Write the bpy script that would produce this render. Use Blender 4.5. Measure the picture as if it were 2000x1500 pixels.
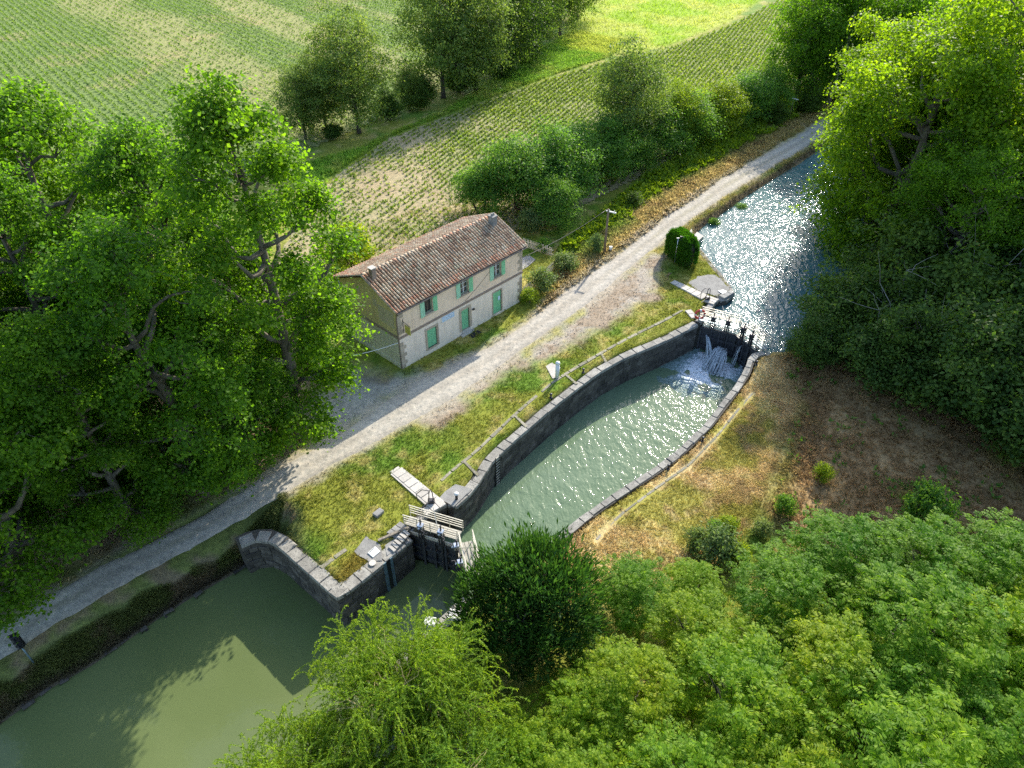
import bpy, math, random
import numpy as np
from mathutils import Vector, Matrix, Quaternion

for _o in list(bpy.data.objects):
    bpy.data.objects.remove(_o)
scene = bpy.context.scene
COL = scene.collection
RNG = np.random.default_rng(7)
random.seed(7)

# ------------------------------------------------------------------ camera
CAM_H, CAM_PITCH, F_PX = 36.0, 39.0, 1400.0
cam_data = bpy.data.cameras.new('camera')
cam_data.sensor_width = 36.0
cam_data.lens = 36.0 * F_PX / 2000.0
cam_data.clip_start = 0.5
cam_data.clip_end = 2000.0
cam = bpy.data.objects.new('camera', cam_data)
COL.objects.link(cam)
cam.location = (0, 0, CAM_H)
cam.rotation_euler = (math.radians(90 - CAM_PITCH), 0, 0)
scene.camera = cam

# ------------------------------------------------------------------ light
SUN_EL, SUN_AZ = 30.5, 25.0
world = bpy.data.worlds.new('World')
scene.world = world
world.use_nodes = True
_nt = world.node_tree
_nt.nodes.clear()
_sky = _nt.nodes.new('ShaderNodeTexSky')
_sky.sky_type = 'NISHITA'
_sky.sun_disc = False
_sky.sun_elevation = math.radians(SUN_EL)
_sky.sun_rotation = math.radians(SUN_AZ)
_sky.air_density = 1.0
_sky.dust_density = 1.2
_bg = _nt.nodes.new('ShaderNodeBackground')
_bg.inputs['Strength'].default_value = 0.15
_wo = _nt.nodes.new('ShaderNodeOutputWorld')
_nt.links.new(_sky.outputs[0], _bg.inputs['Color'])
_nt.links.new(_bg.outputs[0], _wo.inputs['Surface'])

sun_data = bpy.data.lights.new('sun', 'SUN')
sun_data.energy = 3.25
sun_data.angle = math.radians(0.5)
sun_data.color = (1.0, 0.93, 0.80)
sun = bpy.data.objects.new('sun', sun_data)
COL.objects.link(sun)
_el, _az = math.radians(SUN_EL), math.radians(SUN_AZ)
SUN_DIR = Vector((math.sin(_az) * math.cos(_el), math.cos(_az) * math.cos(_el), math.sin(_el)))
sun.rotation_euler = (-SUN_DIR).to_track_quat('-Z', 'Y').to_euler()
sun.location = (30, 80, 60)

vs = scene.view_settings
scene.display_settings.display_device = 'sRGB'
vs.view_transform = 'Standard'
vs.look = 'None'
vs.exposure = 1.40
vs.gamma = 1.0
vs.use_curve_mapping = False
scene.render.film_transparent = False
cy = scene.cycles
cy.max_bounces = 6
cy.diffuse_bounces = 5
cy.glossy_bounces = 2
cy.transmission_bounces = 3
cy.transparent_max_bounces = 4
cy.caustics_reflective = False
cy.caustics_refractive = False
cy.use_denoising = False

# ------------------------------------------------------------------ survey helper
_p = math.radians(CAM_PITCH)
def G(px, py, z=0.0):
    """world point at height z seen at a survey mark of the 2000 x 1500 photograph"""
    dx = (px - 1000)
    dy = math.cos(_p) * F_PX + math.sin(_p) * (750 - py)
    dz = -math.sin(_p) * F_PX + math.cos(_p) * (750 - py)
    t = (z - CAM_H) / dz
    return np.array([dx * t, dy * t, z])
def GL(pts, z=0.0):
    return [G(x, y, z) for x, y in pts]

# ------------------------------------------------------------------ numpy noise
def _hash(ix, iy, s):
    n = (ix.astype(np.int64) * 374761393 + iy.astype(np.int64) * 668265263 + s * 982451653) & 0x7fffffff
    n = (n ^ (n >> 13)) * 1274126177 & 0x7fffffff
    return ((n ^ (n >> 16)) & 0xffff) / 65535.0
def vnoise(x, y, s=0):
    ix, iy = np.floor(x), np.floor(y)
    fx, fy = x - ix, y - iy
    fx, fy = fx * fx * (3 - 2 * fx), fy * fy * (3 - 2 * fy)
    a = _hash(ix, iy, s); b = _hash(ix + 1, iy, s); c = _hash(ix, iy + 1, s); d = _hash(ix + 1, iy + 1, s)
    return (a * (1 - fx) + b * fx) * (1 - fy) + (c * (1 - fx) + d * fx) * fy
def fbm(x, y, sc, s=0, o=4):
    r, a, t = 0, 1.0, 0
    for k in range(o):
        r = r + a * vnoise(x / sc, y / sc, s + k * 17); t += a; a *= .55; sc *= .5
    return r / t
def sstep(a, b, x):
    t = np.clip((x - a) / (b - a), 0, 1)
    return t * t * (3 - 2 * t)
def sdist(X, Y, poly):
    """signed distance to a polygon, negative inside"""
    P = np.asarray(poly)[:, :2]
    d2 = np.full(X.shape, 1e18); ins = np.zeros(X.shape, bool)
    n = len(P)
    for i in range(n):
        ax, ay = P[i]; bx, by = P[(i + 1) % n]
        ex, ey = bx - ax, by - ay
        wx, wy = X - ax, Y - ay
        t = np.clip((wx * ex + wy * ey) / (ex * ex + ey * ey + 1e-12), 0, 1)
        d2 = np.minimum(d2, (wx - ex * t) ** 2 + (wy - ey * t) ** 2)
        c = ((ay > Y) != (by > Y))
        with np.errstate(divide='ignore', invalid='ignore'):
            xx = (bx - ax) * (Y - ay) / (by - ay + (1e-12 if by == ay else 0)) + ax
        ins ^= c & (X < xx)
    d = np.sqrt(d2)
    return np.where(ins, -d, d)
def ldist(X, Y, line):
    P = np.asarray(line)[:, :2]
    d2 = np.full(X.shape, 1e18)
    for i in range(len(P) - 1):
        ax, ay = P[i]; bx, by = P[i + 1]
        ex, ey = bx - ax, by - ay
        wx, wy = X - ax, Y - ay
        t = np.clip((wx * ex + wy * ey) / (ex * ex + ey * ey + 1e-12), 0, 1)
        d2 = np.minimum(d2, (wx - ex * t) ** 2 + (wy - ey * t) ** 2)
    return np.sqrt(d2)

# ------------------------------------------------------------------ object helpers
def tag(o, label=None, cat=None, group=None, kind=None):
    if label: o['label'] = label
    if cat: o['category'] = cat
    if group: o['group'] = group
    if kind: o['kind'] = kind
    return o
def empty(name, loc, label=None, cat=None, group=None, rz=0.0):
    o = bpy.data.objects.new(name, None)
    o.empty_display_size = .3
    COL.objects.link(o)
    o.location = loc
    o.rotation_euler = (0, 0, rz)
    return tag(o, label, cat, group)
def link(name, me, mat=None, parent=None, loc=(0, 0, 0), rot=None, scale=None):
    o = bpy.data.objects.new(name, me)
    COL.objects.link(o)
    if parent: o.parent = parent
    o.location = loc
    if rot is not None: o.rotation_euler = rot
    if scale is not None: o.scale = scale
    if mat is not None and len(me.materials) == 0: me.materials.append(mat)
    return o
def fast_mesh(name, V, F, col=None, midx=None):
    """V (n,3); F (m,k) with one k, colours per vertex optional"""
    me = bpy.data.meshes.new(name)
    V = np.ascontiguousarray(V, np.float32); F = np.ascontiguousarray(F, np.int32)
    m, k = F.shape
    me.vertices.add(len(V)); me.vertices.foreach_set('co', V.ravel())
    me.loops.add(m * k); me.loops.foreach_set('vertex_index', F.ravel())
    me.polygons.add(m)
    me.polygons.foreach_set('loop_start', np.arange(0, m * k, k, dtype=np.int32))
    me.polygons.foreach_set('loop_total', np.full(m, k, np.int32))
    if midx is not None: me.polygons.foreach_set('material_index', np.asarray(midx, np.int32))
    me.update(calc_edges=True)
    if col is not None:
        a = me.color_attributes.new('Col', 'FLOAT_COLOR', 'POINT')
        c = np.ones((len(V), 4), np.float32); c[:, :3] = col
        a.data.foreach_set('color', c.ravel())
    return me

class MB:
    """collects boxes, prisms and tubes, then becomes ONE mesh object"""
    def __init__(s): s.v = []; s.f = []; s.m = []
    def add(s, vs, fs, mi=0):
        n = len(s.v); s.v += [tuple(map(float, q)) for q in vs]
        for f in fs: s.f.append(tuple(i + n for i in f)); s.m.append(mi)
        return s
    def box(s, a, b, mi=0):
        x0, y0, z0 = a; x1, y1, z1 = b
        return s.add([(x0,y0,z0),(x1,y0,z0),(x1,y1,z0),(x0,y1,z0),(x0,y0,z1),(x1,y0,z1),(x1,y1,z1),(x0,y1,z1)],
              [(0,3,2,1),(4,5,6,7),(0,1,5,4),(1,2,6,5),(2,3,7,6),(3,0,4,7)], mi)
    def obox(s, c, ax, half, mi=0):
        """oriented box: centre, three axes, half sizes"""
        c = np.array(c, float); ax = [np.array(a, float) for a in ax]
        vs = []
        for sz in (-1, 1):
            for sx, sy in ((-1,-1),(1,-1),(1,1),(-1,1)):
                vs.append(c + ax[0]*sx*half[0] + ax[1]*sy*half[1] + ax[2]*sz*half[2])
        return s.add(vs, [(0,3,2,1),(4,5,6,7),(0,1,5,4),(1,2,6,5),(2,3,7,6),(3,0,4,7)], mi)
    def bar(s, a, b, w, h=None, mi=0):
        """square bar from a to b"""
        a = np.array(a, float); b = np.array(b, float); d = b - a; L = np.linalg.norm(d); d = d / L
        r = np.array([0, 0, 1.]) if abs(d[2]) < .9 else np.array([1., 0, 0])
        x = np.cross(d, r); x /= np.linalg.norm(x); y = np.cross(x, d)
        return s.obox((a + b) / 2, (d, x, y), (L / 2, w / 2, (h or w) / 2), mi)
    def prism(s, poly, z0, z1, mi=0):
        n = len(poly); z0 = [z0]*n if np.isscalar(z0) else z0
        P = [(p[0], p[1]) for p in poly]
        area = sum(P[i][0]*P[(i+1)%n][1]-P[(i+1)%n][0]*P[i][1] for i in range(n))
        if area < 0: P = P[::-1]
        vs = [(x, y, z0[0]) for x, y in P] + [(x, y, z1) for x, y in P]
        fs = [tuple(range(n - 1, -1, -1)), tuple(range(n, 2 * n))] + [(i, (i+1) % n, n + (i+1) % n, n + i) for i in range(n)]
        return s.add(vs, fs, mi)
    def tube(s, pts, rad, n=6, mi=0, cap=True):
        pts = np.array(pts, float); k = len(pts)
        rad = np.full(k, rad) if np.isscalar(rad) else np.array(rad, float)
        T = np.gradient(pts, axis=0); T /= np.linalg.norm(T, axis=1)[:, None] + 1e-9
        ref = np.array([0, 0, 1.]) if abs(T[0][2]) < .8 else np.array([1., 0, 0])
        vs = []; x = np.cross(T[0], ref)
        for i in range(k):
            x = x - T[i] * (x @ T[i]); x /= np.linalg.norm(x) + 1e-9
            y = np.cross(T[i], x)
            for j in range(n):
                a = 2 * math.pi * j / n
                vs.append(pts[i] + (x * math.cos(a) + y * math.sin(a)) * rad[i])
        fs = [(i*n+j, i*n+(j+1) % n, (i+1)*n+(j+1) % n, (i+1)*n+j) for i in range(k-1) for j in range(n)]
        if cap: fs += [tuple(range(n-1, -1, -1)), tuple((k-1)*n + j for j in range(n))]
        return s.add(vs, fs, mi)
    def mesh(s, name, mats, smooth=False, off=(0, 0, 0)):
        me = bpy.data.meshes.new(name)
        ox, oy, oz = off
        me.from_pydata([(x-ox, y-oy, z-oz) for x, y, z in s.v], [], s.f)
        for m in (mats if isinstance(mats, (list, tuple)) else [mats]): me.materials.append(m)
        me.polygons.foreach_set('material_index', s.m)
        if smooth: me.polygons.foreach_set('use_smooth', [True] * len(s.f))
        me.update()
        return me
    def build(s, name, mats, parent=None, smooth=False, local=False, bevel=0):
        """world coordinates in; the parent's (unrotated) location is taken off unless local"""
        off = (0, 0, 0)
        if parent and not local:
            off = parent.location
            if parent.parent: off = parent.location + parent.parent.location
        o = link(name, s.mesh(name, mats, smooth, off), None, parent)
        if bevel:
            b = o.modifiers.new('bevel', 'BEVEL'); b.width = bevel; b.segments = 1; b.limit_method = 'ANGLE'
        return o
    def build_at(s, name, mats, loc, smooth=False):
        o = link(name, s.mesh(name, mats, smooth, loc), None, None, loc)
        return o

def copy_tree(o, parent=None):
    c = o.copy(); COL.objects.link(c)
    if parent: c.parent = parent
    for ch in list(o.children): copy_tree(ch, c)
    return c

# ------------------------------------------------------------------ materials
def nodes_of(name):
    m = bpy.data.materials.new(name); m.use_nodes = True
    nt = m.node_tree; nt.nodes.clear()
    out = nt.nodes.new('ShaderNodeOutputMaterial')
    b = nt.nodes.new('ShaderNodeBsdfPrincipled')
    nt.links.new(b.outputs[0], out.inputs['Surface'])
    return m, nt, b, out
def N(nt, kind, **kw):
    n = nt.nodes.new('ShaderNode' + kind)
    for k, v in kw.items():
        if k in n.inputs: n.inputs[k].default_value = v
        else: setattr(n, k, v)
    return n
def noise(nt, scale, detail=4, rough=.55, vec=None, dist=0.0):
    n = N(nt, 'TexNoise'); n.inputs['Scale'].default_value = scale; n.inputs['Detail'].default_value = detail
    n.inputs['Roughness'].default_value = rough; n.inputs['Distortion'].default_value = dist
    if vec is not None: nt.links.new(vec, n.inputs['Vector'])
    return n
def ramp(nt, fac, stops):
    r = N(nt, 'ValToRGB'); e = r.color_ramp.elements
    while len(e) < len(stops): e.new(.5)
    for el, (p, c) in zip(e, stops): el.position = p; el.color = (*c, 1) if len(c) == 3 else c
    nt.links.new(fac, r.inputs['Fac'])
    return r
def mixc(nt, fac, a, b, mode='MIX'):
    m = N(nt, 'Mix', data_type='RGBA', blend_type=mode)
    for sock, val in ((m.inputs['Factor'], fac), (m.inputs[6], a), (m.inputs[7], b)):
        if hasattr(val, 'is_output'): nt.links.new(val, sock)
        elif np.isscalar(val): sock.default_value = val
        else: sock.default_value = (*val, 1)
    return m.outputs[2]
def bump(nt, b, h, strength=.5, dist=.05):
    n = N(nt, 'Bump'); n.inputs['Strength'].default_value = strength; n.inputs['Distance'].default_value = dist
    nt.links.new(h, n.inputs['Height']); nt.links.new(n.outputs[0], b.inputs['Normal'])
    return n
def pos(nt): return N(nt, 'NewGeometry').outputs['Position']
def rnd_obj(nt): return N(nt, 'ObjectInfo').outputs['Random']

def m_plain(name, c, rough=.6, metal=0.0, var=.15, sc=6.0, dirt=None, bmp=.2, streak=0):
    """painted or worn surface: base colour with blotchy wear, per-object variation"""
    m, nt, b, out = nodes_of(name)
    P = N(nt, 'TexCoord').outputs['Object'] if False else pos(nt)
    n1 = noise(nt, sc, 5, .6, P); n2 = noise(nt, sc * 9, 3, .6, P)
    c = np.array(c); d = np.array(dirt if dirt is not None else c * .45)
    r = ramp(nt, n1.outputs['Fac'], [(.25, tuple(c * (1 - var) * .75 + d * .25)), (.5, tuple(c)), (.8, tuple(np.clip(c * (1 + var), 0, .9)))])
    col = mixc(nt, .25, r.outputs[0], n2.outputs['Fac'], 'SOFT_LIGHT')
    if streak:
        mp = N(nt, 'Mapping'); mp.inputs['Scale'].default_value = (3.2, 3.2, .28); nt.links.new(P, mp.inputs['Vector'])
        n3 = noise(nt, 1.0, 5, .65, mp.outputs[0]); sr = ramp(nt, n3.outputs['Fac'], [(.46, (1, 1, 1)), (.72, (1 - streak, 1 - streak * 1.05, 1 - streak * 1.15))])
        col = mixc(nt, 1.0, col, sr.outputs[0], 'MULTIPLY')
    nt.links.new(col, b.inputs['Base Color'])
    b.inputs['Roughness'].default_value = rough; b.inputs['Metallic'].default_value = metal
    if bmp: bump(nt, b, n2.outputs['Fac'], bmp, .01)
    return m
def m_stone(name, c1, c2, c3, sc=2.0, spots=None, rnd=.35, bmp=.6, rough=.9, spot_amt=.62):
    """weathered stone: three tones, lichen spots, per-stone variation"""
    m, nt, b, out = nodes_of(name)
    P = pos(nt)
    n1 = noise(nt, sc, 6, .65, P); n2 = noise(nt, sc * 6, 4, .7, P); n3 = noise(nt, sc * 16, 3, .6, P)
    r = ramp(nt, n1.outputs['Fac'], [(.3, c1), (.52, c2), (.72, c3)])
    ob = ramp(nt, rnd_obj(nt), [(0, (1 - rnd,) * 3), (1, (1 + rnd * .5,) * 3)])
    col = mixc(nt, 1.0, r.outputs[0], ob.outputs[0], 'MULTIPLY')
    if spots is not None:
        sp = ramp(nt, n2.outputs['Fac'], [(spot_amt - .03, (0, 0, 0)), (spot_amt + .03, (1, 1, 1))])
        col = mixc(nt, sp.outputs[0], col, spots)
    col = mixc(nt, .5, col, n3.outputs['Fac'], 'OVERLAY')
    nt.links.new(col, b.inputs['Base Color']); b.inputs['Roughness'].default_value = rough
    bump(nt, b, n2.outputs['Fac'], bmp, .04)
    return m
def m_leaf(name, dark, mid, light, trans, tmix=.42, yellow=None, gloss=.16, hue=((.72, .78, .8), (1.25, 1.15, .9)), hsc=.45):
    """leaf: tone by leaf and by tree, light passes through"""
    m, nt, b, out = nodes_of(name)
    g = N(nt, 'NewGeometry')
    st = [(0, dark), (.5, mid), (.93, light)]
    if yellow: st += [(.97, yellow), (1, yellow)]
    r = ramp(nt, g.outputs['Random Per Island'], st)
    n1 = noise(nt, hsc, 3, .5, g.outputs['Position'])
    pr = ramp(nt, n1.outputs['Fac'], [(.3, hue[0]), (.7, hue[1])])
    col = mixc(nt, 1.0, r.outputs[0], pr.outputs[0], 'MULTIPLY')
    ob = ramp(nt, rnd_obj(nt), [(0, (.85, .92, 1.0)), (1, (1.12, 1.06, .9))])
    col = mixc(nt, 1.0, col, ob.outputs[0], 'MULTIPLY')
    nt.links.new(col, b.inputs['Base Color'])
    b.inputs['Roughness'].default_value = .55
    b.inputs['Specular IOR Level'].default_value = gloss
    t = N(nt, 'BsdfTranslucent')
    tc = mixc(nt, 1.0, col, tuple(np.array(trans)), 'MULTIPLY')
    nt.links.new(tc, t.inputs['Color'])
    mx = N(nt, 'MixShader'); mx.inputs[0].default_value = tmix
    nt.links.new(b.outputs[0], mx.inputs[1]); nt.links.new(t.outputs[0], mx.inputs[2])
    nt.links.new(mx.outputs[0], out.inputs['Surface'])
    return m
def m_bark(name, c1, c2, sc=3):
    m, nt, b, out = nodes_of(name)
    P = pos(nt)
    mp = N(nt, 'Mapping'); mp.inputs['Scale'].default_value = (1, 1, .35); nt.links.new(P, mp.inputs['Vector'])
    n1 = noise(nt, sc, 6, .7, mp.outputs[0])
    r = ramp(nt, n1.outputs['Fac'], [(.35, c1), (.65, c2)])
    nt.links.new(r.outputs[0], b.inputs['Base Color']); b.inputs['Roughness'].default_value = .9
    bump(nt, b, n1.outputs['Fac'], .8, .08)
    return m
def m_water(name, c, c2, rough, scales, strength, murk=1.0, foam=None, spec=.5):
    """turbid water: opaque murky body under a rippled mirror surface; scales = list of (scale, weight, stretch)"""
    m, nt, b, out = nodes_of(name)
    P = pos(nt)
    n0 = noise(nt, .18, 3, .5, P)
    r = ramp(nt, n0.outputs['Fac'], [(.35, c), (.65, c2)])
    nt.links.new(r.outputs[0], b.inputs['Base Color'])
    b.inputs['Roughness'].default_value = rough
    b.inputs['IOR'].default_value = 1.33
    b.inputs['Specular IOR Level'].default_value = spec
    tot = None
    for sc, w, (ang, sx, sy) in scales:
        mp = N(nt, 'Mapping'); mp.inputs['Rotation'].default_value = (0, 0, ang); mp.inputs['Scale'].default_value = (sx, sy, 1)
        nt.links.new(P, mp.inputs['Vector'])
        n = noise(nt, sc, 2, .5, mp.outputs[0], .6)
        mu = N(nt, 'Math', operation='MULTIPLY'); mu.inputs[1].default_value = w
        nt.links.new(n.outputs['Fac'], mu.inputs[0])
        if tot is None: tot = mu.outputs[0]
        else:
            ad = N(nt, 'Math', operation='ADD'); nt.links.new(tot, ad.inputs[0]); nt.links.new(mu.outputs[0], ad.inputs[1]); tot = ad.outputs[0]
    bump(nt, b, tot, strength, 1.0)
    return m

# ================================================================== MATERIALS
def m_ground(name, sc=3.0, bmp=.7, bd=.06):
    m, nt, b, out = nodes_of(name)
    a = N(nt, 'Attribute', attribute_name='Col')
    P = pos(nt)
    n1 = noise(nt, sc, 6, .7, P); n2 = noise(nt, sc * 7, 4, .7, P)
    r1 = ramp(nt, n1.outputs['Fac'], [(.25, (.55, .58, .6)), (.5, (1, 1, 1)), (.75, (1.45, 1.38, 1.3))])
    r2 = ramp(nt, n2.outputs['Fac'], [(.28, (.5, .5, .5)), (.5, (1, 1, 1)), (.72, (1.5, 1.5, 1.5))])
    c = mixc(nt, 1.0, a.outputs['Color'], r1.outputs[0], 'MULTIPLY')
    c = mixc(nt, 1.0, c, r2.outputs[0], 'MULTIPLY')
    nt.links.new(c, b.inputs['Base Color']); b.inputs['Roughness'].default_value = .95
    b.inputs['Specular IOR Level'].default_value = .15
    ad = N(nt, 'Math', operation='ADD'); nt.links.new(n1.outputs['Fac'], ad.inputs[0]); nt.links.new(n2.outputs['Fac'], ad.inputs[1])
    bump(nt, b, ad.outputs[0], bmp, bd)
    return m
def m_blade(name, t=.5):
    m, nt, b, out = nodes_of(name)
    a = N(nt, 'Attribute', attribute_name='Col')
    g = N(nt, 'NewGeometry')
    r = ramp(nt, g.outputs['Random Per Island'], [(0, (.7, .75, .7)), (1, (1.35, 1.25, 1.2))])
    c = mixc(nt, 1.0, a.outputs['Color'], r.outputs[0], 'MULTIPLY')
    nt.links.new(c, b.inputs['Base Color']); b.inputs['Roughness'].default_value = .6
    b.inputs['Specular IOR Level'].default_value = .2
    tr = N(nt, 'BsdfTranslucent'); nt.links.new(c, tr.inputs['Color'])
    mx = N(nt, 'MixShader'); mx.inputs[0].default_value = t
    nt.links.new(b.outputs[0], mx.inputs[1]); nt.links.new(tr.outputs[0], mx.inputs[2]); nt.links.new(mx.outputs[0], out.inputs['Surface'])
    return m
M = {}
M['ground'] = m_ground('ground_soil_grass')
M['gravel'] = m_ground('gravel', 2.6, .3, .02)
M['field'] = m_ground('field_soil', 2.0, .8, .08)
M['blade'] = m_blade('grass_blades')
M['stone'] = m_stone('wall_stone', (.045, .041, .034), (.095, .085, .07), (.17, .155, .13), 1.4, (.24, .225, .19), .45, .8, .92, .70)
M['coping'] = m_stone('coping_stone', (.17, .16, .14), (.30, .285, .25), (.40, .38, .33), 1.6, (.09, .088, .08), .25, .6, .9, .6)
M['kerb'] = m_stone('kerb_stone', (.19, .17, .13), (.28, .255, .20), (.36, .33, .27), 1.6, (.16, .165, .06), .3, .6, .95, .56)
M['mortar'] = m_stone('wall_core', (.04, .036, .03), (.065, .06, .05), (.09, .085, .07), 2, None, 0)
M['slab'] = m_stone('pale_concrete', (.38, .35, .31), (.47, .44, .39), (.53, .50, .45), 1.1, (.26, .24, .21), .14, .25, .85, .72)
M['concrete'] = m_stone('grey_concrete', (.20, .195, .185), (.27, .265, .25), (.34, .33, .31), 1.8, (.42, .41, .38), .18, .5, .92, .66)
M['white'] = m_plain('white_paint', (.74, .74, .71), .5, 0, .08, 2.5)
M['pale_iron'] = m_plain('weathered_pale_steel', (.50, .47, .38), .55, .15, .15, 4, (.25, .19, .12))
M['iron'] = m_plain('dark_iron', (.055, .055, .06), .5, .5, .25, 6, (.11, .06, .035))
M['deck'] = m_plain('weathered_deck', (.33, .31, .26), .7, 0, .2, 3)
M['blue_steel'] = m_plain('blue_grey_steel', (.13, .20, .24), .45, .3, .2, 3)
M['gate'] = m_plain('wet_dark_timber', (.045, .046, .052), .55, 0, .35, 2.5, (.075, .08, .06), .5)
M['chrome'] = m_plain('galvanised_steel', (.55, .57, .60), .3, .85, .1, 5)
M['red'] = m_plain('red_paint', (.55, .05, .03), .5, 0, .1, 5)
M['wood'] = m_bark('grey_weathered_wood', (.16, .13, .10), (.36, .31, .24), 5)
M['pole_wood'] = m_bark('brown_pole_wood', (.12, .085, .055), (.24, .18, .12), 4)
M['black'] = m_plain('black_plastic', (.015, .016, .02), .4, 0, .1, 4)
M['mat'] = m_plain('dark_rubber', (.02, .02, .022), .9, 0, .1, 20)
# house
M['plaster_up'] = m_plain('cream_plaster', (.84, .64, .46), .9, 0, .08, .9, (.56, .43, .32), .3, .16)
M['plaster_low'] = m_plain('pale_plaster', (.85, .71, .57), .9, 0, .08, 1.1, (.52, .46, .38), .3, .18)
M['plaster_gable'] = m_plain('ochre_plaster', (.62, .51, .25), .9, 0, .12, .8, (.46, .42, .2), .3, .25)
M['plaster_gable_low'] = m_plain('greenish_plaster', (.60, .57, .44), .9, 0, .08, 1.0, (.38, .40, .30), .3, .3)
M['plaster_patch'] = m_plain('grey_patch_plaster', (.50, .43, .29), .9, 0, .08, 2, None, .3)
M['trim'] = m_stone('sandstone_trim', (.34, .27, .19), (.44, .36, .26), (.50, .42, .31), 2.2, (.26, .2, .14), .18, .3, .9, .7)
M['band'] = m_stone('brown_stone_band', (.22, .16, .125), (.29, .215, .165), (.35, .27, .21), 2, None, .05, .3)
M['green'] = m_plain('green_paint', (.22, .56, .30), .5, 0, .08, 2.2, (.16, .42, .24))
M['green_pale'] = m_plain('pale_green_paint', (.34, .62, .42), .55, 0, .08, 2.2, (.25, .5, .34))
M['frame'] = m_plain('old_green_frame', (.30, .36, .24), .6, 0, .1, 4)
M['zinc'] = m_plain('brown_zinc', (.20, .16, .13), .5, .3, .15, 3)
M['plank'] = m_plain('roof_boards', (.06, .045, .035), .9)
def m_glass():
    m, nt, b, out = nodes_of('window_glass')
    b.inputs['Base Color'].default_value = (.03, .035, .045, 1); b.inputs['Roughness'].default_value = .06
    b.inputs['Specular IOR Level'].default_value = .8
    return m
M['glass'] = m_glass()
def m_tile(name, stops):
    m, nt, b, out = nodes_of(name)
    g = N(nt, 'NewGeometry'); r = ramp(nt, g.outputs['Random Per Island'], stops)
    n1 = noise(nt, 14, 5, .7, g.outputs['Position']); n2 = noise(nt, .7, 3, .6, g.outputs['Position'])
    sp = ramp(nt, n1.outputs['Fac'], [(.5, (0, 0, 0)), (.66, (1, 1, 1))])
    c = mixc(nt, .45, r.outputs[0], mixc(nt, sp.outputs[0], r.outputs[0], (.50, .46, .39)))
    dk = ramp(nt, n2.outputs['Fac'], [(.35, (.7, .66, .65)), (.65, (1.12, 1.1, 1.07))])
    c = mixc(nt, 1.0, c, dk.outputs[0], 'MULTIPLY')
    nt.links.new(c, b.inputs['Base Color']); b.inputs['Roughness'].default_value = .9
    bump(nt, b, n1.outputs['Fac'], .4, .02)
    return m
M['tile'] = m_tile('old_roof_tile', [(0, (.28, .18, .115)), (.25, (.42, .275, .17)), (.5, (.49, .36, .24)), (.75, (.55, .455, .33)), (.92, (.45, .36, .26)), (1, (.46, .41, .27))])
M['tile_channel'] = m_tile('dirty_shaded_channel', [(0, (.075, .055, .045)), (.5, (.12, .085, .065)), (1, (.17, .125, .095))])  # darkened for dirt and for painted shade between the cover tiles
M['tile_new'] = m_tile('terracotta_roof_tile', [(0, (.42, .18, .10)), (.5, (.56, .26, .15)), (1, (.60, .38, .25))])
# plants
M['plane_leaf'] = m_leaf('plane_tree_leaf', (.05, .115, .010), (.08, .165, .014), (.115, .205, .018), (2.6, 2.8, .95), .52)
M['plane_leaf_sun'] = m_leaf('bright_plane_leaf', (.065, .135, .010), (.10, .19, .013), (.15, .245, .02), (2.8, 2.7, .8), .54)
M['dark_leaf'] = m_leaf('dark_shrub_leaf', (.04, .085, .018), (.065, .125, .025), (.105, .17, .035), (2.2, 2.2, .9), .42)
M['willow_leaf'] = m_leaf('willow_leaf', (.085, .17, .016), (.13, .235, .022), (.21, .32, .045), (2.0, 1.9, .8), .42)
M['yew_leaf'] = m_leaf('conifer_leaf', (.024, .065, .014), (.042, .105, .020), (.085, .165, .03), (1.8, 2.0, .8), .28)
M['frond_leaf'] = m_leaf('compound_leaf', (.075, .165, .008), (.135, .25, .011), (.22, .33, .016), (2.2, 2.1, .7), .45, None, .16, ((.72, .88, .95), (1.45, 1.18, .7)), .30)
M['frond_lit'] = m_leaf('sunlit_compound_leaf', (.09, .17, .008), (.155, .25, .011), (.24, .325, .018), (2.1, 2.1, .7), .46, None, .16, ((.78, .9, .95), (1.3, 1.12, .75)), .35)  # yellow-green copy of the compound leaf, sunlit tone put into the colour
M['frond_shade'] = m_leaf('shaded_compound_leaf', (.06, .145, .010), (.10, .21, .014), (.16, .275, .02), (2.2, 2.2, .7), .45, None, .14, ((.72, .88, .95), (1.35, 1.15, .75)), .35)  # darker copy, shade of the thicket's gaps put into the leaf colour
M['field_tree_leaf'] = m_leaf('grey_green_leaf', (.075, .14, .035), (.115, .19, .048), (.18, .25, .075), (2.2, 2.1, .9), .42)
M['acacia_leaf'] = m_leaf('acacia_leaf', (.06, .155, .028), (.10, .22, .04), (.16, .29, .055), (2.2, 2.1, .8), .44)
M['bush_leaf'] = m_leaf('bush_leaf', (.08, .135, .045), (.125, .19, .065), (.20, .26, .11), (1.8, 1.9, 1.0), .35)
M['lime_leaf'] = m_leaf('lime_green_leaf', (.12, .20, .014), (.175, .275, .02), (.24, .33, .035), (2.0, 1.9, .7), .42)
M['hedge_leaf'] = m_leaf('hedge_leaf', (.025, .095, .006), (.045, .14, .008), (.08, .19, .012), (2.0, 2.2, .7), .35)
M['crop_leaf'] = m_leaf('crop_leaf', (.10, .17, .025), (.15, .23, .04), (.22, .29, .07), (1.8, 1.9, .9), .38)
M['bark_plane'] = m_bark('plane_tree_bark', (.075, .062, .045), (.18, .155, .115), 1.6)
M['bark'] = m_bark('dark_bark', (.04, .032, .025), (.10, .082, .062), 3)
M['bark_grey'] = m_bark('pale_grey_bark', (.18, .165, .145), (.33, .31, .28), 3)
M['willow_bark'] = m_bark('yellow_twig', (.22, .19, .07), (.36, .31, .13), 5)

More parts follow.
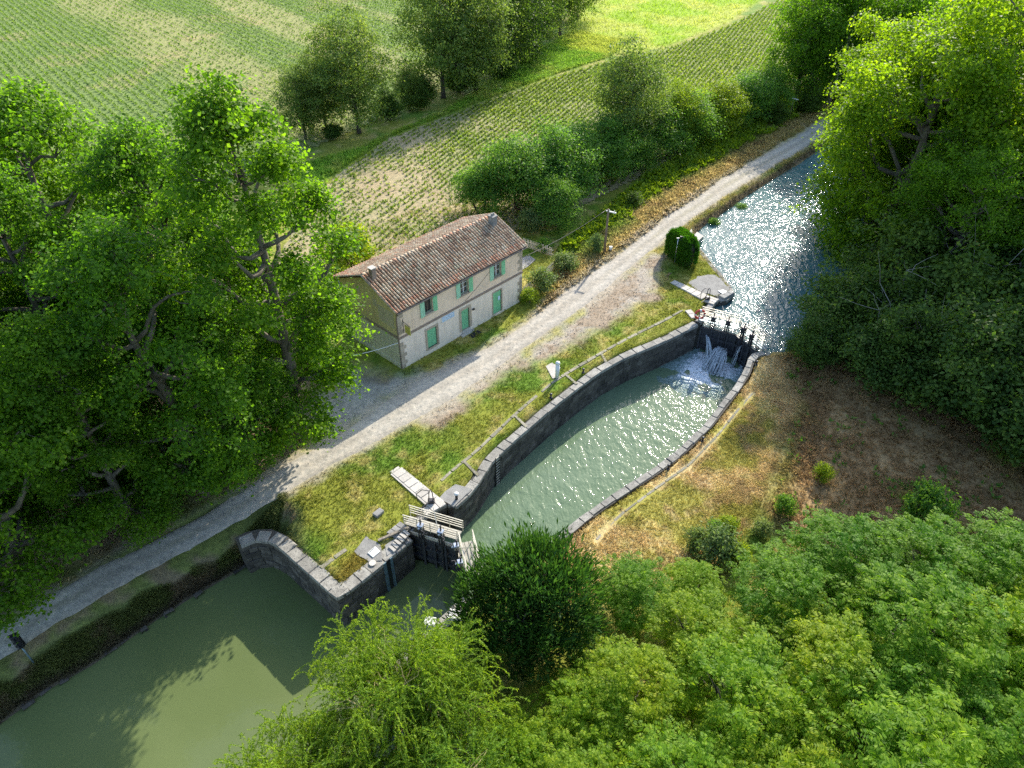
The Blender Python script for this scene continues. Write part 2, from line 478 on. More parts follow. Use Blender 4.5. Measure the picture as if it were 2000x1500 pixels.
# ================================================================== GROUND
WING = GL([(470, 1066), (486, 1057), (512, 1052), (537, 1062), (559, 1081), (583, 1103), (618, 1134), (648, 1161), (659, 1168)])
ENTR = GL([(659, 1168), (672, 1164), (691, 1147), (720, 1125), (748, 1101), (761, 1090), (786, 1069), (805, 1054)])
REC = GL([(803, 1040), (830, 1008), (873, 985)])
CHL = GL([(887, 994), (925, 959), (964, 898), (1000, 865), (1033, 837), (1073, 802), (1127, 759), (1177, 723), (1228, 695), (1279, 675), (1324, 654), (1364, 634)])
UPL = GL([(1370, 630), (1392, 598), (1403, 587), (1418, 589), (1434, 575)])
UPQ = GL([(1434, 575), (1428, 560), (1408, 534), (1392, 516), (1370, 488), (1362, 478)])
CHR = [np.array(p) for p in [(21.2, 48.9, 0), (20.5, 48.7, 0)]] + GL([(1468, 692), (1461, 702), (1453, 726), (1431, 759), (1380, 825), (1329, 875), (1279, 913), (1228, 946), (1177, 979), (1127, 1015)]) + \
      [np.array(p) for p in [(2.3, 28.6, 0), (.2, 26.9, 0), (-1.3, 26.0, 0), (-2.3, 25.6, 0)]]
RQ = GL([(905, 1166), (892, 1178), (868, 1199), (825, 1240)]) + [np.array(p) for p in [(-6.2, 20.9, 0), (-6.3, 20.3, 0), (-3.6, 17.2, 0), (-.6, 14.6, 0)]]
A2 = lambda L: [tuple(p[:2]) for p in L]
LOCK = A2(WING) + A2(ENTR) + A2(REC) + A2(CHL) + A2(UPL) + [(22.5, 57), (23.5, 52)] + A2(CHR) + A2(RQ) + [(-2, 12), (-9, 16), (-14.6, 21.2), (-17.2, 26.2)]
Z_LOW, Z_CH, Z_UP = -2.85, -2.78, -.5
LWL = GL([(490, 1100), (440, 1130), (370, 1170), (300, 1215), (180, 1300), (90, 1350), (0, 1415), (-160, 1510)], Z_LOW)
LOWPOOL = A2(LWL) + [(-48, -4), (-60, -20), (-25, -20), (-10, 0), (-2, 10), (-9, 16.5), (-13.2, 21.8), (-16.0, 25.4)]
UPPOOL = A2(GL([(1438, 585), (1428, 560), (1408, 534), (1392, 516), (1370, 488), (1361, 478), (1360, 456), (1380, 438), (1407, 421), (1443, 394), (1483, 368), (1563, 318), (1640, 268), (1700, 230), (1800, 160)], Z_UP)) + \
         [(75, 122), (70, 112), (62, 98), (53, 83), (45, 69), (37, 57.5), (29, 50.5), (22.3, 49.3), (21.5, 54)]
PATH_UP = GL([(-160, 1310), (0, 1228), (100, 1163), (200, 1103), (300, 1056), (400, 1003), (480, 953), (560, 905), (640, 862), (720, 808), (800, 752), (880, 712), (960, 676), (1013, 642), (1060, 605), (1100, 571), (1141, 543), (1198, 505), (1264, 453), (1308, 417), (1363, 384), (1400, 355), (1467, 317), (1533, 280), (1613, 232), (1680, 190), (1760, 140), (1860, 70)])
PATH_LO = GL([(-160, 1372), (0, 1288), (100, 1222), (200, 1163), (300, 1108), (400, 1056), (480, 1008), (560, 962), (640, 914), (720, 872), (800, 826), (880, 783), (960, 727), (1013, 688), (1060, 655), (1100, 628), (1141, 598), (1188, 562), (1240, 515), (1298, 468), (1368, 415), (1418, 382), (1490, 338), (1560, 296), (1645, 242), (1705, 205), (1785, 152), (1885, 80)])
PATH = A2(PATH_UP) + A2(PATH_LO)[::-1]
APRON = A2(GL([(1119, 610), (1231, 520), (1275, 490), (1296, 500), (1282, 585), (1235, 605), (1170, 650), (1095, 690), (1062, 712), (1010, 722), (940, 775), (880, 812), (830, 838), (800, 826), (960, 725)]))
DRIVE = A2(GL([(640, 862), (610, 800), (690, 715), (735, 725), (790, 742), (850, 722), (880, 715), (800, 755), (720, 808)]))
SHADE_R = A2(GL([(1560, 790), (1500, 1010), (1540, 1075), (1700, 1250), (2300, 1300), (2400, 640), (1600, 620), (1520, 700)]))
LITTER_L = A2(GL([(-400, 700), (200, 560), (600, 560), (640, 700), (622, 835), (560, 900), (400, 998), (200, 1098), (0, 1222), (-300, 1400), (-800, 1200)]))
RLAWN = A2(GL([(1130, 1010), (1280, 905), (1435, 755), (1490, 690), (1600, 700), (1480, 1000), (1420, 1130), (1250, 1150), (1000, 1200)]))
MOSS = A2(GL([(640, 1125), (690, 1085), (740, 1100), (665, 1150)]))
STRIP = A2(GL([(560, 330), (700, 290), (870, 215), (1050, 100), (1120, 60), (1230, 80), (1190, 112), (1100, 140), (940, 198), (760, 268), (640, 350), (600, 400)]))
MEADOW = A2(GL([(1085, 92), (1180, 108), (1290, 94), (1420, 45), (1480, 5), (1600, -80), (1250, -90), (1150, -10), (1110, 50)]))
FIELD1 = A2(GL([(500, 600), (560, 470), (618, 385), (660, 342), (760, 272), (940, 202), (1100, 146), (1190, 120), (1300, 98), (1425, 50), (1600, -40), (1960, -60), (1640, 150), (1560, 170), (1400, 262), (1250, 345), (1060, 440), (900, 470), (700, 540), (640, 600)]))
FIELD2 = A2(GL([(-400, 560), (-700, 60), (-1000, -95), (1190, -95), (1100, 30), (960, 125), (800, 205), (700, 250), (560, 312), (300, 430), (0, 520)]))
VERGE = A2(GL([(1030, 640), (1080, 560), (1100, 480), (1260, 350), (1480, 215), (1640, 150), (1680, 185), (1400, 355), (1264, 453), (1141, 543)]))

def terr(x, y):
    x = np.asarray(x, float); y = np.asarray(y, float)
    h = (fbm(x, y, 5.0, 3, 3) - .5) * .10
    d = sdist(x, y, LOCK)
    h1 = -4.6 * sstep(.74, .34, d)
    d2 = sdist(x, y, LOWPOOL)
    h2 = np.clip(Z_LOW + (.80 + .25 * (fbm(x, y, 2.5, 9, 2) - .5)) * d2, -4.6, 0)
    h2 = h2 + np.where((h2 < -.05) & (h2 > -2.7), (fbm(x, y, 1.2, 21, 3) - .5) * .5, 0)
    d3 = sdist(x, y, UPPOOL)
    h3 = np.clip(Z_UP + 1.0 * d3 + (fbm(x, y, 1.5, 29, 2) - .5) * .3, -3, 0)
    hh = np.minimum(np.minimum(h1, h2), h3)
    return np.where(hh < -.02, hh + h * .5, h)

def mix3(c, k, m):
    return c * (1 - m[:, None]) + np.asarray(k, float)[None] * m[:, None]
def ground_color(x, y):
    x = np.asarray(x, float); y = np.asarray(y, float)
    a = fbm(x, y, 4.5, 101, 5); b = fbm(x, y, 1.3, 131, 4); c2 = fbm(x, y, 12, 151, 3)
    n = len(x)
    lush = np.array([.115, .20, .022]); straw = np.array([.44, .36, .14]); brown = np.array([.165, .12, .075])
    olive = np.array([.215, .235, .035])
    c = np.tile(olive, (n, 1))
    c = mix3(c, lush, sstep(.48, .66, a))
    c = mix3(c, straw, sstep(.53, .72, b) * .6)
    # dry lawn on the right bank
    r = sstep(.6, -.6, sdist(x, y, RLAWN))
    dry = np.tile(np.array([.54, .42, .20]), (n, 1)); dry = mix3(dry, (.30, .29, .05), sstep(.50, .66, a) * .85); dry = mix3(dry, (.40, .29, .15), sstep(.54, .7, b) * .7)
    c = c * (1 - r[:, None]) + dry * r[:, None]
    # earth and leaf litter below trees
    s = sstep(1.6, -1.6, sdist(x, y, SHADE_R) + (b - .5) * 3)
    lit = np.tile(np.array([.27, .18, .085]), (n, 1)); lit = mix3(lit, (.21, .18, .05), sstep(.48, .62, a) * .85); lit = mix3(lit, (.38, .27, .13), sstep(.5, .7, b) * .7)
    c = c * (1 - s[:, None]) + lit * s[:, None]
    s = sstep(1.2, -1.2, sdist(x, y, LITTER_L) + (b - .5) * 3)
    lit = np.tile(np.array([.20, .15, .095]), (n, 1)); lit = mix3(lit, (.12, .14, .035), sstep(.45, .6, a) * .8); lit = mix3(lit, (.33, .25, .15), sstep(.52, .7, b) * .7)
    c = c * (1 - s[:, None]) + lit * s[:, None]
    # verge of dry weeds and lush bank
    v = sstep(.6, -.6, sdist(x, y, VERGE))
    dp = ldist(x, y, PATH_UP)
    vg = np.tile(np.array([.40, .32, .13]), (n, 1)); vg = mix3(vg, (.15, .25, .03), np.clip(sstep(1.8, 4.6, dp + (a - .5) * 5), 0, 1)); vg = mix3(vg, (.16, .11, .06), sstep(.56, .7, b) * .6)
    c = c * (1 - v[:, None]) + vg * v[:, None]
    # strip and meadow beyond the fields
    s = sstep(.8, -.8, sdist(x, y, STRIP)); c = c * (1 - s[:, None]) + mix3(np.tile(np.array([.17, .30, .03]), (n, 1)), (.32, .33, .08), sstep(.52, .7, a) * .55) * s[:, None]
    s = sstep(1, -1, sdist(x, y, MEADOW)); md = mix3(np.tile(np.array([.24, .36, .02]), (n, 1)), (.38, .40, .08), sstep(.5, .68, c2) * .7)
    c = c * (1 - s[:, None]) + md * s[:, None]
    # moss on the corner of the quay
    s = sstep(.4, -.4, sdist(x, y, MOSS) + (b - .5) * 1.5); c = mix3(c, (.22, .165, .03), s * .8)
    # gravelly earth
    s = sstep(.9, -.9, sdist(x, y, APRON) + (b - .5) * 3.2 + (a - .5) * 2); c = c * (1 - s[:, None]) + mix3(np.tile(np.array([.30, .24, .175]), (n, 1)), (.36, .32, .265), sstep(.48, .62, b)) * s[:, None]
    s = sstep(1.2, -1., sdist(x, y, DRIVE) + (b - .5) * 2.5); c = c * (1 - s[:, None]) + mix3(np.tile(np.array([.20, .165, .12]), (n, 1)), (.33, .31, .27), sstep(.45, .62, a)) * s[:, None]
    s = sstep(.9, 0, sdist(x, y, PATH) + (b - .5) * 1.6); c = mix3(c, (.38, .335, .26), s * .85)
    # banks near the water: darker grass, mud at the edge
    d2 = sdist(x, y, LOWPOOL); s = sstep(4.4, 3.4, d2); c = c * (1 - s[:, None]) + mix3(np.tile(np.array([.14, .17, .05]), (n, 1)), (.21, .17, .10), sstep(.5, .66, b)) * s[:, None]
    s = sstep(.7, .1, d2); c = mix3(c, (.10, .085, .06), s)
    d3 = sdist(x, y, UPPOOL); s = sstep(.9, .3, d3); c = mix3(c, (.16, .13, .085), s)
    return np.clip(c * (.85 + .3 * fbm(x, y, .7, 171, 2))[:, None], 0, .8)

gx = np.concatenate([np.linspace(-420, -110, 32), np.linspace(-105, -44, 62), np.arange(-43, 60, .33), np.linspace(61, 110, 50), np.linspace(115, 420, 32)])
gy = np.concatenate([np.linspace(-60, 6, 67), np.arange(6.5, 100, .33), np.linspace(100.5, 200, 150), np.linspace(204, 460, 36)])
XX, YY = np.meshgrid(gx, gy); xf, yf = XX.ravel(), YY.ravel()
zf = terr(xf, yf)
nx, ny = len(gx), len(gy)
ii = (np.arange(ny - 1)[:, None] * nx + np.arange(nx - 1)[None]).ravel()
gme = fast_mesh('ground', np.stack([xf, yf, zf], 1), np.stack([ii, ii + 1, ii + nx + 1, ii + nx], 1), ground_color(xf, yf))
gme.polygons.foreach_set('use_smooth', np.ones(len(ii), bool))
tag(link('ground', gme, M['ground']), kind='structure')

def sheet(name, poly, step, z, colf, mat):
    P = np.array(poly); x0, y0 = P.min(0); x1, y1 = P.max(0)
    x1 = min(x1, 130); x0 = max(x0, -190); y1 = min(y1, 235)
    ax = np.arange(x0, x1, step); ay = np.arange(y0, y1, step)
    X, Y = np.meshgrid(ax, ay); X = X.ravel() + (fbm(X.ravel(), Y.ravel(), 3, 5, 2) - .5); Y = Y.ravel() + (fbm(X, Y.ravel(), 3, 6, 2) - .5)
    n1, n2 = len(ax), len(ay)
    k = (np.arange(n2 - 1)[:, None] * n1 + np.arange(n1 - 1)[None]).ravel()
    F = np.stack([k, k + 1, k + n1 + 1, k + n1], 1)
    keep = sdist(X[F].mean(1), Y[F].mean(1), poly) < 0
    F = F[keep]; used, inv = np.unique(F, return_inverse=True)
    V = np.stack([X[used], Y[used], np.full(len(used), z)], 1)
    V[:, 2] += (fbm(V[:, 0], V[:, 1], 6, 77, 2) - .5) * .04
    o = link(name, fast_mesh(name, V, inv.reshape(-1, 4), colf(V[:, 0], V[:, 1])), mat)
    return tag(o, kind='structure')
E1 = G(617, 459)[:2], G(982, 204)[:2]
D1 = (E1[1] - E1[0]) / np.linalg.norm(E1[1] - E1[0])
_e = G(17, 28)[:2] - G(224, 196)[:2]; D2 = _e / np.linalg.norm(_e)
def green1(x, y):     # how much crop covers the middle field: sparse by the house, dense far right
    s = (x - E1[0][0]) * D1[0] + (y - E1[0][1]) * D1[1]
    return np.clip(sstep(10, 75, s) * .65 + .42 + (fbm(x, y, 7, 55, 3) - .5) * .9, 0, 1)
def f1col(x, y):
    c = np.tile(np.array([.38, .315, .18]), (len(x), 1))
    c = mix3(c, (.36, .285, .165), sstep(.45, .65, fbm(x, y, 3, 41, 4)))
    return mix3(c, (.18, .24, .075), sstep(.35, .95, green1(x, y)) * .75)
def green2(x, y):
    t = (x * -D2[1] + y * D2[0])
    band = vnoise(t / 5.5, t * 0, 66) * .8 + fbm(x, y, 14, 67, 3) * .6
    return np.clip(sstep(.42, .85, band), 0, 1)
def f2col(x, y):
    c = np.tile(np.array([.40, .31, .15]), (len(x), 1))
    return mix3(c, (.17, .235, .065), np.clip(.62 + green2(x, y) * .38 - .35 * sstep(.60, .72, fbm(x, y, 9, 268, 3)), 0, 1))
sheet('middle_crop_field', FIELD1, .45, .07, f1col, M['field'])
sheet('left_crop_field', FIELD2, .9, .07, f2col, M['field'])

# the towpath: a strip with ragged edges lying on the ground
def resample(L, n):
    P = np.array([p[:2] for p in L]); s = np.concatenate([[0], np.cumsum(np.linalg.norm(np.diff(P, axis=0), axis=1))])
    t = np.linspace(0, s[-1], n); return np.stack([np.interp(t, s, P[:, 0]), np.interp(t, s, P[:, 1])], 1)
nu, nv = 620, 13
U_, L_ = resample(PATH_UP, nu), resample(PATH_LO, nu)
ed = (fbm(np.arange(nu) * .3, np.zeros(nu), 1.0, 91, 3) - .5) * .13; ed2 = (fbm(np.arange(nu) * .3, np.zeros(nu), 1.0, 95, 3) - .5) * .13
tv = np.linspace(0, 1, nv)
PV = np.zeros((nu, nv, 3)); PC = np.zeros((nu, nv, 3))
for j, t in enumerate(tv):
    tt = (t * (1 - ed - ed2) + ed)
    PV[:, j, :2] = U_ * (1 - tt)[:, None] + L_ * tt[:, None]
fx, fy = PV[..., 0].ravel(), PV[..., 1].ravel()
PV[..., 2] = np.maximum(terr(fx, fy), -.05).reshape(nu, nv) + .035
PV[:, 0, 2] -= .05; PV[:, -1, 2] -= .05
tr = np.exp(-((tv - .27) / .12) ** 2) + np.exp(-((tv - .73) / .12) ** 2)
nn = fbm(fx, fy, 2.2, 201, 4).reshape(nu, nv)
wgt = np.clip(tr[None] * .6 + .2 + (nn - .5) * 1.3, 0, 1)
far = sstep(55, 75, fy).reshape(nu, nv); near = sstep(36, 28, fy).reshape(nu, nv)
base = np.array([.325, .295, .245]); trk = np.array([.42, .39, .335]); weed = np.array([.27, .25, .17])
PC = base[None, None] * (1 - wgt[..., None]) + trk[None, None] * wgt[..., None]
mid = np.exp(-((tv - .5) / .12) ** 2)[None] * np.clip((nn - .35) * 2.2, 0, 1) * np.clip(far + near, 0, 1) * .8
PC = PC * (1 - mid[..., None]) + weed * mid[..., None]
kk = (np.arange(nu - 1)[:, None] * nv + np.arange(nv - 1)[None]).ravel()
pme = fast_mesh('towpath', PV.reshape(-1, 3), np.stack([kk, kk + nv, kk + nv + 1, kk + 1], 1)[:, ::-1], PC.reshape(-1, 3))
pme.polygons.foreach_set('use_smooth', np.ones(len(kk), bool))
tag(link('towpath', pme, M['gravel']), kind='structure')

# ------------------------------------------------------------------ water
LH, LA, LR = np.array([-6.6, 29.75]), np.array([-3.35, 28.55]), np.array([-2.6, 25.5])       # lower gate: hinge, apex, hinge
UH, UA, UR = np.array([16.95, 53.2]), np.array([19.85, 51.8]), np.array([20.95, 49.2])       # upper gate
M['water_low'] = m_water('green_pool_water', (.116, .150, .056), (.136, .170, .068), .06, [(1.6, .03, (.3, 1, 1)), (.45, .05, (0, 1, 1))], .22, spec=.5)
M['water_ch'] = m_water('jade_lock_water', (.115, .172, .098), (.14, .198, .122), .05, [(2.8, .075, (.8, 1, .5)), (1.1, .11, (.8, 1, .6)), (7, .022, (.5, 1, .6))], .8, spec=.5)
M['water_up'] = m_water('teal_pool_water', (.055, .125, .135), (.08, .155, .16), .055, [(2.3, .115, (.4, 1, .5)), (1.0, .12, (.4, 1, .6)), (4.6, .03, (.9, 1, .6))], .95, spec=.3)
def water(name, poly, z, mat):
    mb = MB(); mb.add([(x, y, z) for x, y in poly], [tuple(range(len(poly)))])
    o = mb.build(name, mat); return tag(o, kind='structure')
water('lower_pool_water', [(-75, -35), (6, -35), (6, 10), tuple(LR + (1.5, -.5)), tuple(LR), tuple(LA), tuple(LH), tuple(LH + (-1.2, .3)), (-24, 42), (-75, 30)][::1], Z_LOW, M['water_low'])
def offs(L, d):
    P = np.array([p[:2] for p in L]); T = np.gradient(P, axis=0); T /= np.linalg.norm(T, axis=1)[:, None]
    return P + np.stack([-T[:, 1], T[:, 0]], 1) * d
_ch = [tuple(LA), tuple(LH)] + [tuple(p) for p in offs(REC, .3)] + [tuple(p) for p in offs(CHL, .3)] + [tuple(UH), tuple(UA), tuple(UR)] + [tuple(p) for p in offs(CHR, .3)] + [tuple(LR)]
_w = water('lock_chamber_water', _ch, Z_CH, M['water_ch'])
water('upper_pool_water', [tuple(UA), tuple(UH)] + [tuple(p) for p in offs(UPL, .3)] + [(14, 62), (18, 78), (60, 130), (95, 130), (90, 100), (40, 48), tuple(UR + (1.5, -.6)), tuple(UR)], Z_UP, M['water_up'])

# ================================================================== LOCK WALLS
def unit_stones(name, mat, n, jit, cham, seed):
    """a few slightly different chamfered blocks, unit size, shared by all stones"""
    r = np.random.default_rng(seed); out = []
    for i in range(n):
        mb = MB(); c = cham
        # front face (y=-.5) chamfered all round
        o = [(-.5, -.5 + c, -.5), (.5, -.5 + c, -.5), (.5, -.5 + c, .5), (-.5, -.5 + c, .5)]
        f = [(-.5 + c, -.5, -.5 + c * 1.6), (.5 - c, -.5, -.5 + c * 1.6), (.5 - c, -.5, .5 - c * 1.6), (-.5 + c, -.5, .5 - c * 1.6)]
        k = [(-.5, .5, -.5), (.5, .5, -.5), (.5, .5, .5), (-.5, .5, .5)]
        f = [(x + r.uniform(-jit, jit), y + r.uniform(-jit, jit), z + r.uniform(-jit, jit)) for x, y, z in f]
        mb.add(o + f + k, [(4, 5, 6, 7), (0, 1, 5, 4), (1, 2, 6, 5), (2, 3, 7, 6), (3, 0, 4, 7), (0, 8, 9, 1), (1, 9, 10, 2), (2, 10, 11, 3), (3, 11, 8, 0)])
        out.append(mb.mesh(name, mat))
    return out
STONES = unit_stones('wall_stone', M['stone'], 6, .05, .06, 3)
def unit_caps(name, mat, n, seed, jit=.03):
    """coping blocks: top edges worn, corners uneven"""
    r = np.random.default_rng(seed); out = []
    for i in range(n):
        mb = MB(); c = .05
        bt = [(-.5, -.5, -.5), (.5, -.5, -.5), (.5, .5, -.5), (-.5, .5, -.5)]
        md = [(-.5, -.5, .5 - c * 3), (.5, -.5, .5 - c * 3), (.5, .5, .5 - c * 3), (-.5, .5, .5 - c * 3)]
        md = [(x + r.uniform(-jit, 0) * np.sign(x), y + r.uniform(-jit, jit), z) for x, y, z in md]
        tp = [(x * (1 - c * 1.3) + r.uniform(-jit, jit) * .5, y * (1 - c * 1.3) + r.uniform(-jit, jit) * .5, .5 + r.uniform(-.06, .06)) for x, y, z in bt]
        mb.add(bt + md + tp, [(3, 2, 1, 0), (0, 1, 5, 4), (1, 2, 6, 5), (2, 3, 7, 6), (3, 0, 4, 7), (4, 5, 9, 8), (5, 6, 10, 9), (6, 7, 11, 10), (7, 4, 8, 11), (8, 9, 10, 11)])
        out.append(mb.mesh(name, mat))
    return out
CAPS = unit_caps('coping_stone', M['coping'], 6, 5)
KERBS = unit_caps('kerb_stone', M['kerb'], 4, 8, .07)
SLABS = unit_caps('slab', M['slab'], 4, 9, .012)
GREYS = unit_caps('slab', M['concrete'], 3, 10, .012)

def arc(L, step):
    P = np.array([p[:2] for p in L], float); s = np.concatenate([[0], np.cumsum(np.linalg.norm(np.diff(P, axis=0), axis=1))])
    n = max(1, int(round(s[-1] / step))); t = np.linspace(0, s[-1], n + 1)
    return lambda q: np.array([np.interp(q, s, P[:, 0]), np.interp(q, s, P[:, 1])]), t
def wall_run(label, L, zbot, cap_w=.8, stone_l=.85, course=.42, ztop=.0, cap_h=.26, stones=True, cap_l=1.0):
    """masonry wall along L (land on the left): core, courses of stones, coping stones"""
    base = np.array(L[0], float)
    t0 = empty('lock_wall', (base[0], base[1], 0), label, 'wall')
    Lp = np.array([p[:2] for p in L], float)
    # core: front face slightly behind the stones
    f, t = arc(L, .5); q = np.array([f(x) for x in t]); Tn = np.gradient(q, axis=0); Tn /= np.linalg.norm(Tn, axis=1)[:, None]; Nl = np.stack([-Tn[:, 1], Tn[:, 0]], 1)
    a = q + Nl * .06; b = q + Nl * (cap_w + .04); k = len(q)
    zt = ztop - .06
    V = [(x, y, zbot) for x, y in a] + [(x, y, zt) for x, y in a] + [(x, y, zt) for x, y in b] + [(x, y, zbot) for x, y in b]
    F = []
    for i in range(k - 1):
        F += [(i, i + 1, k + i + 1, k + i), (k + i, k + i + 1, 2 * k + i + 1, 2 * k + i), (2 * k + i, 2 * k + i + 1, 3 * k + i + 1, 3 * k + i)]
    F += [(0, k, 2 * k, 3 * k), (k - 1, 4 * k - 1, 3 * k - 1, 2 * k - 1)]
    mb = MB(); mb.add(V, F); mb.build('wall_core', M['mortar'], t0)
    def put(meshes, name, s0, s1, z0, z1, y0, y1, rj=0.0, gap=.02):
        pa, pb = f(s0), f(s1); d = pb - pa; Ls = np.linalg.norm(d); ang = math.atan2(d[1], d[0]); nl = np.array([-d[1], d[0]]) / Ls
        c = (pa + pb) / 2 + nl * ((y0 + y1) / 2)
        o = link(name, random.choice(meshes), None, t0, (c[0] - base[0], c[1] - base[1], (z0 + z1) / 2), (random.uniform(-rj, rj), random.uniform(-rj, rj), ang + random.uniform(-rj, rj)),
                 (max(.05, Ls - gap), y1 - y0, (z1 - z0) - gap))
        return o
    S = t[-1]
    x = 0.0
    while x < S - .05:
        l = min(cap_l * random.uniform(.75, 1.3), S - x)
        if S - x - l < .4: l = S - x
        hz = random.uniform(-.05, .0)
        put(CAPS, 'coping_stone', x, x + l, ztop - cap_h, ztop + .05 + hz, -.03 + random.uniform(-.02, .02), cap_w + random.uniform(-.12, .06), .012)
        x += l
    if stones:
        z = ztop - cap_h; row = 0
        while z > zbot + .1:
            h = course * random.uniform(.85, 1.12); z0 = max(z - h, zbot); x = 0.0; first = True
            while x < S - .05:
                l = stone_l * random.uniform(.65, 1.35) * (.5 if (first and row % 2) else 1); first = False
                if S - x - l < .35: l = S - x
                put(STONES, 'wall_stone', x, x + l, z0, z, random.uniform(-.012, .022), .32, .008, .028)
                x += l
            z = z0; row += 1
    return t0
wall_run('curved stone wing wall with pale mossy coping facing the lower green pool', WING, Z_LOW - .45, .85, .8, .4)
wall_run('dark stone wall of the lock mouth between the quay corner and the lower gate', ENTR, Z_LOW - .45, .85, .8, .4)
wall_run('short dark recess wall beside the lower gate below the paved strip', REC, Z_LOW - .2, .5, .8, .42)
wall_run('long curved dark stone wall along the house side of the lock chamber', [G(874, 986)] + CHL, Z_CH - .25, .62, 1.0, .50, cap_l=1.15)
wall_run('short stone recess wall beside the upper gate', UPL, -3.0, .6, .9, .45)
wall_run('curved stone wall along the dry grass side of the lock chamber', CHR, Z_CH - .25, .50, 1.5, .72, cap_l=1.1)
wall_run('stone quay of the lock mouth half hidden behind the willow', RQ, Z_LOW - .45, .8, 1.1, .55)
wall_run('low worn stone edge of the upper pool below the clipped hedge', UPQ, -1.6, .5, 1.2, .5)

# ------------------------------------------------------------------ kerb lines set in the grass
def kerb(label, L, w=.25, l=1.1, cross=None, z=.0, gap=.16):
    base = np.array(L[0]); t0 = empty('stone_kerb', (base[0], base[1], 0), label, 'kerb')
    f, t = arc(L, .5); S = t[-1]; x = 0
    while x < S - .2:
        q = l * random.uniform(.8, 1.25)
        if random.random() < gap: x += q * .5; continue
        if S - x - q < .5: q = S - x
        pa, pb = f(x), f(x + q); d = pb - pa; Ls = np.linalg.norm(d); c = (pa + pb) / 2
        if Ls < .1: break
        link('kerb_stone', random.choice(KERBS), None, t0, (c[0] - base[0], c[1] - base[1], z - .04 + random.uniform(-.02, .01)), (0, 0, math.atan2(d[1], d[0]) + random.uniform(-.03, .03)), (Ls - .04, w * random.uniform(.8, 1.2), .2))
        x += q
    for (a, b) in (cross or []):
        d = b[:2] - a[:2]; Ls = np.linalg.norm(d); c = (a + b)[:2] / 2
        link('kerb_stone', random.choice(KERBS), None, t0, (c[0] - base[0], c[1] - base[1], z - .05), (0, 0, math.atan2(d[1], d[0])), (Ls, .22, .2))
    return t0
kerb('thin stone kerb curving through the lawn beside the lock on the house side', GL([(861, 940), (885, 918), (930, 882), (1000, 815), (1033, 786), (1083, 744), (1119, 722), (1177, 688), (1228, 660), (1290, 630), (1334, 606)]),
     cross=[(G(1006, 812), G(1030, 836)), (G(1104, 731), G(1128, 752)), (G(1174, 690), G(1184, 708)), (G(905, 900), G(935, 930))])
kerb('thin stone kerb in the dry grass along the far side of the lock', GL([(1165, 1055), (1182, 1034), (1215, 1003), (1255, 973), (1300, 940), (1350, 905), (1372, 880), (1402, 850), (1440, 802), (1470, 768)]), .16, 1.0, None, -.035, .06)
kerb('broken stone kerb in the grass near the quay corner', GL([(626, 1110), (650, 1092), (678, 1072)]), .25, 1.1)

# ================================================================== LOCK GATES
def slab_strip(name, label, cat, corners, n, mats=SLABS, h=.14, border=False, z=0.04):
    """paving strip between corners a,b (start edge) and c,d (end edge): each slab a part"""
    a, b, c, d = [np.array(q)[:2] for q in corners]
    cen = (a + b + c + d) / 4; t0 = empty(name, (cen[0], cen[1], 0), label, cat)
    for i in range(n):
        p0, p1 = a + (d - a) * i / n, b + (c - b) * i / n; q0, q1 = a + (d - a) * (i + 1) / n, b + (c - b) * (i + 1) / n
        ctr = (p0 + p1 + q0 + q1) / 4; ex = (q0 + q1 - p0 - p1) / 2; ey = (p1 + q1 - p0 - q0) / 2
        w = .74 if border else .98
        link('slab', random.choice(mats), None, t0, (ctr[0] - cen[0], ctr[1] - cen[1], z + random.uniform(-.008, .008)), (0, 0, math.atan2(ex[1], ex[0])), (np.linalg.norm(ex) - .025, np.linalg.norm(ey) * w, h))
    if border:
        mb = MB(); ey = (b - a); nrm = np.linalg.norm(ey)
        for s0, s1 in ((0, .12), (.88, 1)):
            mb.prism([a + (b - a) * s0, a + (b - a) * s1, d + (c - d) * s1, d + (c - d) * s0], z - .12, z + .05)
        u = (d - a) / np.linalg.norm(d - a)
        mb.prism([a + (b - a) * .125 - u * .02, a + (b - a) * .875 - u * .02, b - (b - a) * .125 - u * .25, a + (b - a) * .125 - u * .25], z - .12, z + .046)
        mb.build('edging', M['slab'], t0)
    return t0
